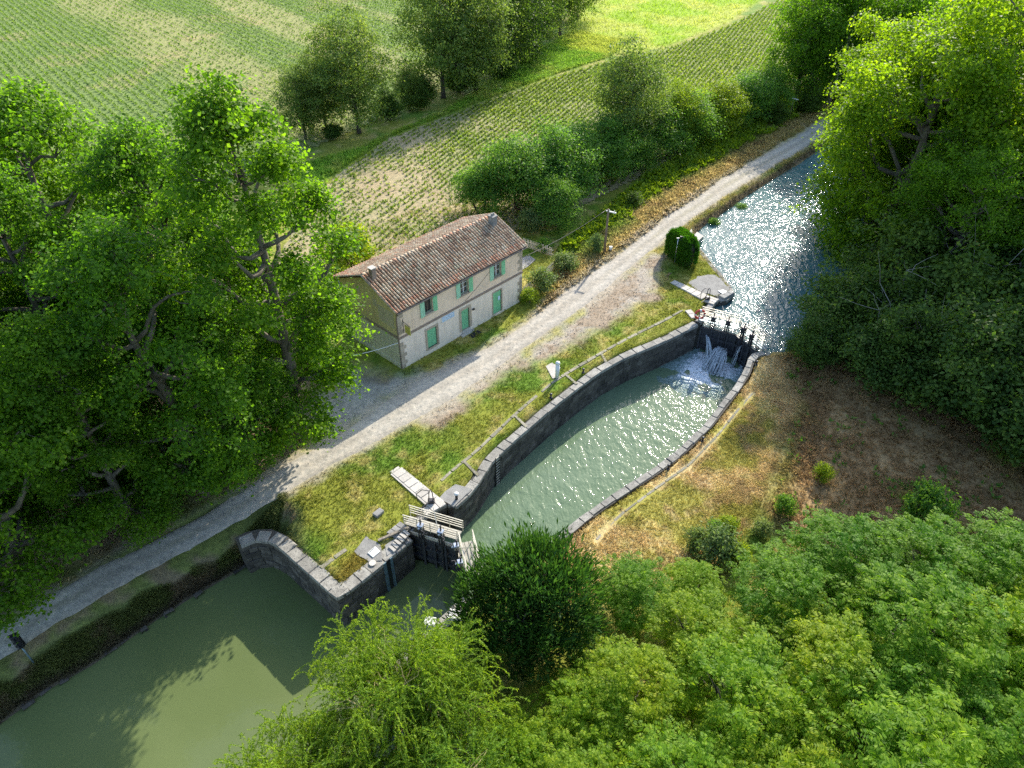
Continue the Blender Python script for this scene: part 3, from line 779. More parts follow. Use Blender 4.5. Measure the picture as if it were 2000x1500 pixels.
def make_gate(hinge, apex, zt, zb, side, label, water_z, wet, overflow=False, wz=.22):
    """one mitre leaf: local x from hinge to apex, y towards the upstream side (side=+1 / -1)"""
    d = apex - hinge; L = np.linalg.norm(d); ang = math.atan2(d[1], d[0])
    t = empty('lock_gate_leaf', (hinge[0], hinge[1], 0), label, 'lock gate', 'mitre gate leaves of the lock', ang)
    s = side
    def B(mb, x0, x1, y0, y1, z0, z1): 
        ya, yb = sorted((y0 * s, y1 * s)); return mb.box((x0, ya, z0), (x1, yb, z1))
    pm = wet
    n = 9
    for i in range(n):
        x0, x1 = L * i / n, L * (i + 1) / n
        B(MB(), x0 + .008, x1 - .008, -.05, .05 + (i % 2) * .012, zb, zt).build('plank', pm, t, local=True)
    for z in ((zt - .16, zt + .02), (zt - 1.05, zt - .85), (zt - 2.0, zt - 1.8)):
        if z[0] > zb: B(MB(), .05, L - .02, -.20, -.055, *z).build('beam', pm, t, local=True)
    for x in (.0, L * .30, L * .52, L * .74, L - .14):
        B(MB(), x, x + .14, -.27, -.205, zb, zt + .06).build('post', pm, t, local=True)
    # walkway on the upstream side
    for k in range(3):
        B(MB(), -.30, L - .12, .12 + k * .25, .34 + k * .25, wz - .06, wz).build('deck_plank', M['deck'] if not overflow else M['blue_steel'], t, local=True)
    for x in (.1, L * .36, L * .68, L - .25): B(MB(), x, x + .08, -.1, .9, wz - .16, wz - .065).build('bracket', M['iron'], t, local=True)
    for y, nm in ((.92, 'far'), (.06, 'near')):
        xs = np.linspace(-.30, L - .08, 5)
        railing = B(MB(), -.34, L - .03, y - .032, y + .032, wz + .917, wz + .953).build('railing', M['pale_iron'], t, local=True)
        for x in xs: B(MB(), x - .022, x + .022, y - .022, y + .022, wz - .05, wz + .916).build('rail_post', M['pale_iron'], railing, local=True)
        for z in (wz + .28, wz + .50, wz + .72):
            B(MB(), -.33, L - .035, y - .026, y + .026, z - .018, z + .018).build('rail', M['pale_iron'], railing, local=True)
    # two paddle winches on posts
    for x in (L * .30, L * .70):
        wn = B(MB(), x - .22, x + .22, -.34, -.16, wz + .42, wz + .55).build('winch_frame', M['iron'], t, local=True)
        for q in (-.20, .12): B(MB(), x + q, x + q + .08, -.30, -.22, zt, wz + .75).build('winch_post', M['iron'], wn, local=True)
        h = MB(); B(h, x - .19, x + .19, -.44, -.08, wz + .58, wz + .96)
        h.tube([(x, -.44 * s, wz + .78), (x, -.56 * s, wz + .78)], .09, 8); h.build('winch_box', M['chrome'] if not overflow else M['iron'], wn, local=True, bevel=.04)
        k = MB(); B(k, x - .045, x + .045, -.26, -.17, zb + .5, wz + 1.35); k.build('rack_bar', M['iron'], wn, local=True)
        p = MB(); p.bar((x + .02, -.5 * s, wz + .8), (x + .38, -.52 * s, wz + .62), .04); p.bar((x + .38, -.50 * s, wz + .62), (x + .38, -.72 * s, wz + .62), .04); p.build('crank', M['iron'], wn, local=True)
    for z in (zt + .16, zt + .34):
        b = MB(); B(b, .15, L - .2, -.18, -.10, z - .035, z + .035); b.build('tie_bar', M['pale_iron'], t, local=True)
    st = MB(); st.bar((L * .62, -.1 * s, wz + .9), (L * .42, .85 * s, wz + 1.5), .045); st.build('brace_rod', M['pale_iron'], t, local=True)
    return t
make_gate(LH, LA, -.35, Z_LOW - .5, 1, 'left leaf of the lower lock gate with pale railings and silver winches', 0, M['gate'])
make_gate(LR, LA, -.35, Z_LOW - .5, -1, 'right leaf of the lower lock gate next to the dark conifer', 0, M['gate'])
make_gate(UH, UA, -.38, Z_CH - .3, 1, 'left leaf of the upper lock gate beside the red lifebuoy', 0, M['gate'], True, .10)
make_gate(UR, UA, -.38, Z_CH - .3, -1, 'right leaf of the upper lock gate below the sunlit pool', 0, M['gate'], True, .10)

# ------------------------------------------------------------------ white water below the upper gate
def m_foam():
    m, nt, b, out = nodes_of('white_water')
    a = N(nt, 'Attribute', attribute_name='Col'); P = pos(nt)
    n1 = noise(nt, 3.2, 6, .7, P, 1.2); n2 = noise(nt, 9, 4, .7, P)
    ad = N(nt, 'Math', operation='ADD'); nt.links.new(a.outputs['Fac'], ad.inputs[0]); nt.links.new(n1.outputs['Fac'], ad.inputs[1])
    r = ramp(nt, ad.outputs[0], [(.70, (.13, .20, .17)), (.92, (.30, .40, .42)), (1.0, (.78, .83, .86))])
    nt.links.new(r.outputs[0], b.inputs['Base Color']); b.inputs['Roughness'].default_value = .22; b.inputs['IOR'].default_value = 1.33
    bump(nt, b, n2.outputs['Fac'], .8, .12)
    return m
M['foam'] = m_foam()
_dg = (UA - (UH + UR) / 2); _dg /= np.linalg.norm(_dg)          # upstream
def churn():
    c0 = (UH + UR) / 2 - _dg * 3.2
    X, Y = np.meshgrid(np.arange(9, 22.5, .14), np.arange(42, 54, .14)); sx = X.shape
    x, y = X.ravel(), Y.ravel()
    ins = sdist(x, y, _ch)
    rel = np.stack([x, y], 1) - ((UH + UR) / 2)[None]
    down = -(rel @ _dg); lat = rel @ np.array([_dg[1], -_dg[0]])
    amt = np.exp(-((down - 1.8) / 4.4) ** 2) * np.exp(-((lat - .2) / 2.8) ** 2) * .68
    amt = np.maximum(amt, .55 * np.exp(-((down - 1.0) / 1.2) ** 2) * np.exp(-((lat + 1.4) / 1.2) ** 2))
    n = fbm(x, y, 1.1, 301, 4)
    z = Z_CH - .03 + amt * .22 * (n + .2) + (n - .5) * amt * .5
    keep = (ins < .1) & (amt + (n - .5) * .35 > .10)
    k = (np.arange(sx[0] - 1)[:, None] * sx[1] + np.arange(sx[1] - 1)[None]).ravel()
    F = np.stack([k, k + 1, k + sx[1] + 1, k + sx[1]], 1); F = F[keep[F].all(1)]
    used, inv = np.unique(F, return_inverse=True)
    me = fast_mesh('foam', np.stack([x, y, z], 1)[used], inv.reshape(-1, 4), np.repeat(amt[used][:, None], 3, 1))
    me.polygons.foreach_set('use_smooth', np.ones(len(F), bool))
    o = link('white_water', me, M['foam']); tag(o, kind='stuff')
churn()
def m_fall():
    m, nt, b, out = nodes_of('falling_water')
    mp = N(nt, 'Mapping'); mp.inputs['Scale'].default_value = (6, 6, .8); nt.links.new(pos(nt), mp.inputs['Vector'])
    n1 = noise(nt, 1.6, 5, .7, mp.outputs[0])
    r = ramp(nt, n1.outputs['Fac'], [(.35, (.30, .38, .44)), (.65, (.80, .85, .88))])
    nt.links.new(r.outputs[0], b.inputs['Base Color']); b.inputs['Roughness'].default_value = .3
    bump(nt, b, n1.outputs['Fac'], .8, .1)
    n2 = noise(nt, 2.6, 4, .7, mp.outputs[0]); al = ramp(nt, n2.outputs['Fac'], [(.36, (.12,) * 3), (.60, (.95,) * 3)]); nt.links.new(al.outputs[0], b.inputs['Alpha'])
    return m
M['fall'] = m_fall()
def jet(label, p0, p1, w0, w1, n=9, arcz=.0, seed=0):
    """a sheet of falling water with thickness, parabolic from p0 to p1"""
    r = np.random.default_rng(seed)
    p0, p1 = np.array(p0, float), np.array(p1, float); h = p1[:2] - p0[:2]; side = np.array([-h[1], h[0], 0]); side /= np.linalg.norm(side)
    V, F = [], []; m = 7
    for layer in (0, 1):
        for i in range(n):
            t = i / (n - 1)
            c = np.array([*(p0[:2] + h * t), p0[2] + (p1[2] - p0[2]) * t ** 1.9 + arcz * math.sin(t * 3.14)])
            w = w0 + (w1 - w0) * t
            for j in range(m):
                u = j / (m - 1) - .5
                q = c + side * (u * w + r.normal(0, .02 + .05 * t)) + np.array([0, 0, r.normal(0, .03 + .04 * t) + .06 * math.cos(u * 3.1)])
                if layer: q = q - np.array([h[0], h[1], 0]) / np.linalg.norm(h) * .10 - np.array([0, 0, .08])
                V.append(q)
        o = layer * n * m
        for i in range(n - 1):
            for j in range(m - 1):
                a = o + i * m + j; F.append((a, a + 1, a + m + 1, a + m) if not layer else (a, a + m, a + m + 1, a + 1))
    mb = MB(); mb.add(V, F)
    o = mb.build_at('waterfall', M['fall'], tuple(p0), True); tag(o, label, 'waterfall', 'water jets through the upper gate')
def gush(label, p0, p1, spread0, spread1, n, w, seed):
    """falling water broken into many thin ribbons"""
    r = np.random.default_rng(seed); mb = MB(); p0, p1 = np.array(p0, float), np.array(p1, float); h = p1[:2] - p0[:2]; sd = np.array([-h[1], h[0]]); sd /= np.linalg.norm(sd)
    for k in range(n):
        u = r.uniform(-1, 1); e = u + r.normal(0, .25); d = r.uniform(.75, 1.2); pts = []
        for t in np.linspace(r.uniform(0, .25), 1, 8):
            q = p0[:2] + h * t * d + sd * (u * spread0 * (1 - t) + e * spread1 * t); pts.append((*(q + r.normal(0, .02, 2)), p0[2] + (p1[2] - p0[2]) * t ** 1.9))
        mb.tube(pts, w * r.uniform(.4, 1.3) * np.linspace(.6, 1.5, 8), 5)
    t = empty('waterfall', tuple(p0), label, 'waterfall', 'water jets through the upper gate'); tag(mb.build('water_jets', M['fall'], t, True), kind='stuff'); mb = MB()
    for k in range(n * 3):                        # spray
        c = p1 + np.array([r.normal(0, spread1 * .8), r.normal(0, spread1 * .8), abs(r.normal(0, .22))]); s_ = r.uniform(.02, .06)
        mb.obox(c, ((1, 0, 0), (0, 1, 0), (0, 0, 1)), (s_, s_, s_))
    tag(mb.build('spray', M['fall'], t), kind='stuff')
gush('narrow white water jet spouting at the left end of the upper gate', (*(UH + np.array([.35, -.75])), -.75), (*(UH + np.array([.65, -2.7])), Z_CH), .08, .42, 12, .045, 1)
_m = UA - _dg * .8
gush('broad white gush of water falling below the middle of the upper gate', (*(_m + np.array([-.5, .0])), -1.4), (*(_m + np.array([-1.7, -1.9])), Z_CH + .05), .42, .85, 34, .06, 2)
gush('thin trickle of water running down the right leaf of the upper gate', (*(UA * .62 + UR * .38 - _dg * .35), -.6), (*(UA * .62 + UR * .38 - _dg * 1.0), Z_CH + .02), .05, .12, 5, .03, 3)

# ================================================================== SMALL LOCK FURNITURE
Q = lambda *pp: [G(x, y) for x, y in pp]
slab_strip('paved_strip', 'pale concrete slab strip lying in the lawn above the lower gate', 'paving', Q((763, 928), (785, 914), (868, 981), (842, 997)), 7, border=True)
slab_strip('paved_strip', 'pale concrete slabs along the recess beside the lower gate railings', 'paving', Q((858, 976), (874, 986), (832, 1010), (822, 998)), 3, z=.085)
slab_strip('paved_strip', 'pale and grey slabs beside the left end of the lower gate walkway', 'paving', Q((757, 1040), (777, 1060), (801, 1034), (783, 1019)), 3, GREYS, z=.05)
slab_strip('paved_strip', 'bright white slab strip leading to the upper gate', 'paving', Q((1308, 553), (1318, 549), (1383, 578), (1371, 587)), 6, z=.05)
slab_strip('paved_strip', 'pair of pale slabs beside the upper gate lifebuoy', 'paving', Q((1337, 608), (1349, 606), (1363, 620), (1351, 624)), 2, z=.05)
slab_strip('paved_strip', 'pale slabs at the upper gate by the grey gravel platform', 'paving', Q((1386, 580), (1404, 587), (1392, 598), (1376, 590)), 3, z=.09)
slab_strip('paved_strip', 'grey stone blocks at the corner of the upper pool quay', 'paving', Q((1412, 588), (1404, 580), (1426, 570), (1434, 575)), 3, GREYS, .3, z=.1)
def flat(name, label, cat, px, mat, h, z0=-.08, jag=0):
    P = [G(x, y)[:2] for x, y in px]; c = np.mean(P, 0)
    if jag:
        PP = []
        for i in range(len(P)):
            a, b = P[i], P[(i + 1) % len(P)]; m = max(1, int(np.linalg.norm(b - a) / .35))
            for k in range(m): PP.append(a + (b - a) * k / m + RNG.normal(0, jag, 2))
        P = PP
    mb = MB(); mb.prism(P, z0, h)
    o = mb.build_at(name, mat, (c[0], c[1], 0)); return tag(o, label, cat)
flat('concrete_pad', 'dark grey concrete pad beside the white hatch near the lower gate', 'concrete pad', [(692, 1078), (715, 1049), (743, 1064), (750, 1094), (722, 1098)], M['concrete'], .055, jag=.05)
flat('concrete_pad', 'grey concrete apron by the lock mouth under the grey beam', 'concrete pad', [(752, 1066), (773, 1052), (796, 1040), (790, 1054), (766, 1080), (756, 1086)], M['concrete'], .058)
flat('concrete_pad', 'rough grey gravel concrete platform by the upper pool quay', 'concrete pad', [(1345, 553), (1362, 541), (1392, 536), (1408, 546), (1424, 566), (1400, 578), (1372, 573), (1354, 562)], M['concrete'], .05, jag=.1)
flat('concrete_pad', 'grey speckled concrete pad around the white topped mooring bollard', 'concrete pad', [(858, 974), (868, 962), (890, 948), (924, 956), (886, 991), (874, 984)], M['concrete'], .085, jag=.03)
flat('concrete_pad', 'small pale concrete pad beside the white post in the lawn', 'concrete pad', [(1066, 716), (1078, 709), (1094, 718), (1090, 737), (1079, 740)], M['slab'], .05)
def hatch(label, px, h=.12):
    P = [G(x, y)[:2] for x, y in px]; c = np.mean(P, 0); t = empty('hatch', (c[0], c[1], 0), label, 'hatch')
    P = [p - c for p in P]
    mb = MB(); mb.prism([p * 1.12 for p in P], -.05, h * .55); mb.build('hatch_frame', M['concrete'], t, local=True)
    mb = MB(); mb.prism(P, h * .552, h); mb.build('hatch_lid', M['white'], t, local=True, bevel=.02)
    mb = MB(); mb.tube([P[0] .tolist() + [h + .015] if False else (*(P[0] * .7), h + .02), (*(P[1] * .7), h + .02)], .015, 5); mb.build('handle', M['chrome'], t, local=True)
hatch('square white hatch on the concrete pad near the quay corner', [(718, 1082), (733, 1069), (743, 1079), (729, 1091)])
hatch('small white hatch beside the upper pool quay', [(1402, 570), (1411, 567), (1420, 571), (1413, 577)])
o = flat('stone_block', 'raised grey stone block lying in the lawn near the lower gate', 'stone block', [(727, 1007), (742, 995), (751, 1001), (737, 1013)], M['concrete'], .22); 
b_ = o.modifiers.new('bevel', 'BEVEL'); b_.width = .03; b_.segments = 1
flat('stone_jetty', 'flat pale stone jetting into the upper pool beside the hedge', 'stone', [(1348, 470), (1361, 455), (1374, 463), (1360, 476)], M['slab'], .14, -.9)
flat('stone_block', 'pointed pale stone on the bank behind the clipped hedge', 'stone', [(1340, 465), (1350, 452), (1352, 466), (1345, 470)], M['slab'], .35, -.1)
mb = MB(); mb.bar(G(739, 1058) + (0, 0, .12), G(800, 1037) + (0, 0, .35), .16, .14)
c = G(770, 1048); tag(mb.build_at('wooden_beam', M['wood'], tuple(c)), 'grey wooden beam leaning across the slabs at the lower gate', 'beam')
# stone steps down to the gate
t = empty('stone_steps', tuple(G(787, 1062)), 'narrow row of pale steps beside the lower gate post', 'steps')
for i in range(6):
    a = G(773 + i * 5.4, 1079 - i * 5.6); dd = (ENTR[-1] - ENTR[-2])[:2]; dd /= np.linalg.norm(dd)
    link('step', random.choice(SLABS), None, t, (a[0] - t.location[0] - dd[1] * .3, a[1] - t.location[1] + dd[0] * .3, .10 + .035 * i), (0, 0, math.atan2(dd[1], dd[0])), (.2, .55, .12))
# stop log groove with steel edges
t = empty('stoplog_groove', tuple(G(752, 1098)), 'steel lined stop log groove in the wall of the lock mouth', 'groove')
dd = (ENTR[5] - ENTR[4])[:2]; dd /= np.linalg.norm(dd); nn_ = np.array([-dd[1], dd[0]])
for k in (-.26, .26):
    c = ENTR[4][:2] + dd * (.35 + k) - nn_ * .03
    MB().obox((c[0], c[1], -1.5), ((*dd, 0), (*nn_, 0), (0, 0, 1)), (.10, .05, 1.5)).build('steel_edge', M['blue_steel'], t)
c = ENTR[4][:2] + dd * .35 - nn_ * .012
MB().obox((c[0], c[1], -1.5), ((*dd, 0), (*nn_, 0), (0, 0, 1)), (.155, .03, 1.48)).build('groove_shade', M['black'], t)  # black strip on the wall face, imitates the shade inside the groove
# iron ladder in the chamber wall
pa = np.array(CHL[2][:2]); pb = np.array(CHL[3][:2]); dd = (pb - pa) / np.linalg.norm(pb - pa); nn_ = np.array([dd[1], -dd[0]]); c = pa + dd * .35
t = empty('ladder', (c[0], c[1], Z_CH), 'iron rung ladder fixed to the curved lock chamber wall', 'ladder')
for k in (-.24, .24):
    q = c + dd * k + nn_ * .10
    MB().obox((q[0], q[1], -1.35), ((*dd, 0), (*nn_, 0), (0, 0, 1)), (.025, .025, 1.5)).build('side_rail', M['iron'], t)
for i in range(11):
    q = c + nn_ * .10; z = Z_CH + .1 + i * .27
    MB().obox((q[0], q[1], z), ((*dd, 0), (*nn_, 0), (0, 0, 1)), (.212, .02, .02)).build('rung', M['pale_iron'], t)
q = c + nn_ * .018
MB().obox((q[0], q[1], -1.45), ((*dd, 0), (*nn_, 0), (0, 0, 1)), (.36, .015, 1.4)).build('recess_shade', M['black'], t)  # black sheet over the stones, stands in for a shaded recess
# mooring bollards
def bollard_mesh():
    mb = MB(); mb.tube([(0, 0, -.1), (0, 0, .06)], [.13, .13], 10); mb.tube([(0, 0, .06), (0, 0, .22), (0, 0, .32), (0, 0, .40), (0, 0, .44)], [.07, .065, .10, .12, .05], 10)
    return mb.mesh('mooring_bollard', M['iron'], True)
BOL = bollard_mesh()
for (px, py), lab in (((1139, 728), 'small iron mooring bollard on the kerb grass nearest the upper gate, house side'), ((1076, 777), 'small iron mooring bollard beside the lock below the white post'),
                      ((1372, 862), 'small iron mooring bollard halfway along the dry grass side'), ((1305, 916), 'small iron mooring bollard on the dry grass side, closer to the conifer'), ((1477, 713), 'small iron mooring bollard at the right end of the upper gate')):
    c = G(px, py); tag(link('mooring_bollard', BOL, None, None, (c[0], c[1], 0)), lab, 'bollard', 'iron mooring bollards along the lock')
c = G(892, 976); t = empty('mooring_bollard', (c[0], c[1], .05), 'short dark mooring bollard with white cap on the speckled pad', 'bollard')
MB().tube([(0, 0, 0), (0, 0, .5)], [.1, .09], 10).build('stem', M['iron'], t, True, True)
MB().tube([(0, 0, .5), (0, 0, .55), (0, 0, .62)], [.17, .17, .08], 12).build('cap', M['white'], t, True, True)
c = G(1088, 738); t = empty('white_post', (c[0], c[1], 0), 'tall white rounded post beside the kerb in the lawn', 'post')
MB().tube([(0, 0, -.1), (0, 0, 1.42)], [.17, .165], 14).build('shaft', M['white'], t, True, True)
MB().tube([(0, 0, 1.425), (0, 0, 1.5), (0, 0, 1.60), (0, 0, 1.66)], [.19, .2, .15, .03], 14).build('cap', M['white'], t, True, True)
c = G(728, 1101); tag(MB().prism([(c[0] + .22 * math.cos(a), c[1] + .22 * math.sin(a)) for a in np.linspace(0, 6.28, 14)[:-1]], .03, .10).build_at('round_cover', M['slab'], (c[0], c[1], 0)), 'small round pale cover at the quay edge near the white hatch', 'cover')
# hand winches on the slab strips
def winch_stand(px, py, label, s=1.0):
    c = G(px, py); t = empty('hand_winch', (c[0], c[1], .1), label, 'winch', 'iron hand winches beside the gates')
    MB().box((-.22, -.16, 0), (.22, .16, .34)).build('winch_base', M['iron'], t, local=True, bevel=.04)
    MB().tube([(-.15, 0, .3), (-.1, 0, 1.05), (0, 0, 1.25), (.1, 0, 1.05), (.15, 0, .3)], .035, 6).build('hoop', M['iron'], t, True, True)
    MB().bar((0, -.1, .3), (-1.0 * s, -1.0 * s, .12), .06).build('lever', M['iron'], t, local=True)
    MB().tube([(-.9 * s, .1, 0), (-.95 * s, .05, .8), (-.55 * s, .1, 1.15), (-.05, 0, 1.15)], .03, 5).build('hand_rail', M['iron'], t, True, True)
winch_stand(843, 984, 'iron hand winch with bent rail on the slabs above the lower gate')
winch_stand(1381, 587, 'iron hand winch on the white slabs above the upper gate', .7)
# lifebuoy
c = UH + np.array([-.25, .15]); t = empty('lifebuoy', (c[0], c[1], .75), 'red and white lifebuoy on a stand at the left end of the upper gate', 'lifebuoy')
def torus(R, r, a0, a1, n=10, k=8):
    V, F = [], []
    for i in range(n + 1):
        a = a0 + (a1 - a0) * i / n
        for j in range(k):
            b = 2 * math.pi * j / k; q = R + r * math.cos(b); V.append((q * math.cos(a), r * math.sin(b), q * math.sin(a)))
    for i in range(n):
        for j in range(k): F.append((i * k + j, i * k + (j + 1) % k, (i + 1) * k + (j + 1) % k, (i + 1) * k + j))
    return V, F
for k in range(4):
    mb = MB(); mb.add(*torus(.42, .10, k * math.pi / 2 + .18, (k + 1) * math.pi / 2 - .18)); mb.build('buoy_ring', M['red'], t, True, True)
    mb = MB(); mb.add(*torus(.42, .104, k * math.pi / 2 - .18, k * math.pi / 2 + .18, 4)); mb.build('buoy_band', M['white'], t, True, True)
MB().box((-.03, .11, -.85), (.03, .17, .5)).build('stand', M['iron'], t, local=True)
# signpost stub, lamp mast, traffic light, poles
c = G(1304, 548); t = empty('wooden_sign', (c[0], c[1], 0), 'small dark wooden board on a post in the grass below the hedge', 'sign')
MB().tube([(0, 0, -.1), (0, 0, .95)], .03, 6).build('post', M['pole_wood'], t, local=True)
MB().obox((0, -.05, .68), ((.8, .6, 0), (-.5, .66, .55), (.33, -.44, .83)), (.28, .02, .22)).build('board', M['pole_wood'], t, local=True)
c = G(1317, 515); t = empty('camera_mast', (c[0], c[1], 0), 'slim grey mast with a black loudspeaker box in front of the clipped hedge', 'mast')
MB().tube([(0, 0, -.1), (0, 0, 2.85)], [.05, .04], 8).build('mast', M['chrome'], t, True, True)
MB().bar((-.16, 0, 2.84), (.5, 0, 2.86), .06).build('arm', M['chrome'], t, local=True)
MB().box((.22, -.16, 2.60), (.58, .16, 2.83)).build('loudspeaker', M['black'], t, local=True, bevel=.03)
MB().box((.50, -.12, 2.90), (.66, .12, 3.02)).build('lamp_head', M['white'], t, local=True, bevel=.02)
MB().box((.16, -.12, 2.90), (.48, .12, 3.04)).build('camera_box', M['black'], t, local=True, bevel=.02)
c = G(1301, 487); t = empty('concrete_post', (c[0], c[1], 0), 'short pale concrete post at the left end of the clipped hedge', 'post')
MB().box((-.09, -.09, -.1), (.09, .09, .95)).build('shaft', M['slab'], t, local=True, bevel=.02)
MB().prism([(-.1, -.1), (.1, -.1), (.1, .1), (-.1, .1)], .951, 1.0).build('cap', M['slab'], t, local=True)
c = G(42, 1264); t = empty('traffic_light', (c[0], c[1], float(terr([c[0]], [c[1]])[0])), 'black three lamp canal signal on a slim pole at the towpath edge', 'traffic light', None, .6)
MB().tube([(0, 0, -.2), (0, 0, 2.0)], [.05, .045], 8).build('pole', M['blue_steel'], t, True, True)
MB().box((-.16, -.10, 1.75), (.16, .10, 2.85)).build('signal_head', M['black'], t, local=True, bevel=.02)
MB().box((-.23, .101, 1.68), (.23, .12, 2.92)).build('backboard', M['black'], t, local=True)
for k in range(3):
    z = 1.98 + k * .32
    ln = MB().tube([(0, -.105, z), (0, -.13, z)], .10, 12).build('signal_lens', M['glass'], t, True, True)
    v = [(.125 * math.cos(a), y, z + .125 * math.sin(a)) for y in (-.105, -.34) for a in np.linspace(-.4, math.pi + .4, 9)]
    v2 = [(.11 * math.cos(a), y, z + .11 * math.sin(a)) for y in (-.105, -.34) for a in np.linspace(-.4, math.pi + .4, 9)]
    mb = MB(); mb.add(v + v2, [(i, i + 1, i + 10, i + 9) for i in range(8)] + [(18 + i, 27 + i, 28 + i, 19 + i) for i in range(8)] + [(9 + i, 10 + i, 28 + i, 27 + i) for i in range(8)]); mb.build('visor', M['black'], ln, local=True)
c = G(1180, 497); t = empty('utility_pole', (c[0], c[1], 0), 'brown wooden utility pole with a short crossarm between verge and towpath', 'utility pole')
MB().tube([(0, 0, -.3), (.02, 0, 5.0)], [.14, .10], 10).build('pole', M['pole_wood'], t, True, True)
MB().bar((-.15, .12, 4.78), (.75, -.42, 4.78), .10, .12).build('crossarm', M['white'], t, local=True)
for k in (.1, .6): MB().tube([(k, .0 - .6 * (k - .05), 4.84), (k, -.6 * (k - .05), 5.0)], [.05, .03], 7).build('insulator', M['white'], t, True, True)
c = G(1192, 492); t = empty('marker_box', (c[0], c[1], 0), 'small white box on a stump at the foot of the utility pole', 'box')
MB().tube([(0, 0, -.05), (0, 0, .3)], .16, 8).build('stump', M['wood'], t, local=True)
MB().box((-.16, -.14, .301), (.16, .14, .62)).build('box', M['white'], t, local=True, bevel=.02)
c = G(1540, 236); t = empty('utility_pole', (c[0], c[1], 0), 'thin distant utility pole with white crossarm in the shaded verge', 'utility pole')
MB().tube([(0, 0, -.2), (0, 0, 3.2)], [.1, .07], 8).build('pole', M['pole_wood'], t, True, True)
MB().bar((-.1, .3, 3.1), (.55, -.35, 3.1), .1).build('crossarm', M['white'], t, local=True)

# ================================================================== HOUSE
HA, HB = np.array([-8.93, 46.39]), np.array([.90, 56.80])
HU = (HB - HA) / np.linalg.norm(HB - HA); HV = np.array([-HU[1], HU[0]])
HL, HD, HE = 14.32, 7.3, 5.62
H_ANG = math.atan2(HU[1], HU[0])
house = empty('lock_house', (HA[0], HA[1], 0), 'cream two storey lock keeper house with green shutters and tiled roof', 'house', None, H_ANG)
def HB_(mb, name, mat, par=None, **k): return mb.build(name, mat, par or house, local=True, **k)
Z_BAND = 3.05
OPEN = [  # u0, u1, z0, z1
    (2.80, 3.64, 3.98, 5.44), (6.72, 7.66, 4.00, 5.46), (10.68, 11.58, 3.98, 5.46),
    (2.82, 3.84, .58, 2.38), (6.70, 7.62, .38, 2.44), (10.55, 11.60, .22, 2.46)]
def front():
    us = sorted({0, HL, *[q for o in OPEN for q in o[:2]]}); zs = sorted({-.15, Z_BAND, HE, *[q for o in OPEN for q in o[2:]]})
    mb = MB()
    for i in range(len(us) - 1):
        for j in range(len(zs) - 1):
            um, zm = (us[i] + us[i+1]) / 2, (zs[j] + zs[j+1]) / 2
            if any(o[0] < um < o[1] and o[2] < zm < o[3] for o in OPEN): continue
            mb.add([(us[i], 0, zs[j]), (us[i+1], 0, zs[j]), (us[i+1], 0, zs[j+1]), (us[i], 0, zs[j+1])], [(0, 1, 2, 3)], 0 if zm > Z_BAND else 1)
    for u0, u1, z0, z1 in OPEN:
        d = .26
        mb.add([(u0,0,z0),(u1,0,z0),(u1,0,z1),(u0,0,z1),(u0,d,z0),(u1,d,z0),(u1,d,z1),(u0,d,z1)], [(0,4,5,1),(1,5,6,2),(2,6,7,3),(3,7,4,0),(4,7,6,5)], 2)
    zr = 7.16
    for u in (0, HL):
        mi = (3, 4) if u == 0 else (0, 1)
        P = [(u, 0, Z_BAND), (u, HD, Z_BAND), (u, HD, HE), (u, HD / 2, zr), (u, 0, HE)]
        mb.add(P if u else P[::-1], [tuple(range(5))], mi[0])
        P = [(u, 0, -.15), (u, HD, -.15), (u, HD, Z_BAND), (u, 0, Z_BAND)]
        mb.add(P if u else P[::-1], [(0, 1, 2, 3)], mi[1])
    mb.add([(0, HD, -.15), (HL, HD, -.15), (HL, HD, HE), (0, HD, HE)], [(3, 2, 1, 0)], 0)
    return HB_(mb, 'wall', [M['plaster_up'], M['plaster_low'], M['trim'], M['plaster_gable'], M['plaster_gable_low']])
front()
# string course on three sides
HB_(MB().box((-.06, -.06, Z_BAND - .11), (HL + .06, -.002, Z_BAND + .11)), 'stone_band', M['band'], bevel=.015)
HB_(MB().box((-.06, -.001, Z_BAND - .11), (-.002, HD + .06, Z_BAND + .11)), 'stone_band', M['band'], bevel=.015)
HB_(MB().box((HL + .002, -.001, Z_BAND - .11), (HL + .06, HD + .06, Z_BAND + .11)), 'stone_band', M['band'], bevel=.015)
# plaster patches on the gable
for (v0, v1, z0, z1) in ((.45, 2.35, 3.75, 5.25), (2.45, 2.95, 4.95, 5.55), (4.5, 5.0, 5.35, 5.9)):
    HB_(MB().box((-.012, v0, z0), (-.001, v1, z1)), 'plaster_patch', M['plaster_patch'])
HB_(MB().box((-.09, .06, -.1), (-.002, HD, .34)), 'plinth', M['plaster_gable_low'])
# quoins: alternating long and short blocks at the two front corners
z = .02; k = 0
while z < HE - .25:
    h = .37
    if not (z < Z_BAND + .12 and z + h > Z_BAND - .12):
        for u in (0, HL):
            w = .58 if k % 2 else .34; w2 = .34 if k % 2 else .58
            if u == 0: b = MB().box((-.025, -.028, z + .012), (w, -.001, z + h - .012)); 
            else: b = MB().box((HL - w, -.028, z + .012), (HL + .025, -.001, z + h - .012))
            HB_(b, 'quoin', M['trim'], bevel=.012)
            if u == HL: HB_(MB().box((HL + .001, 0, z + .012), (HL + .025, w2, z + h - .012)), 'quoin', M['trim'], bevel=.012)
    z += h; k += 1
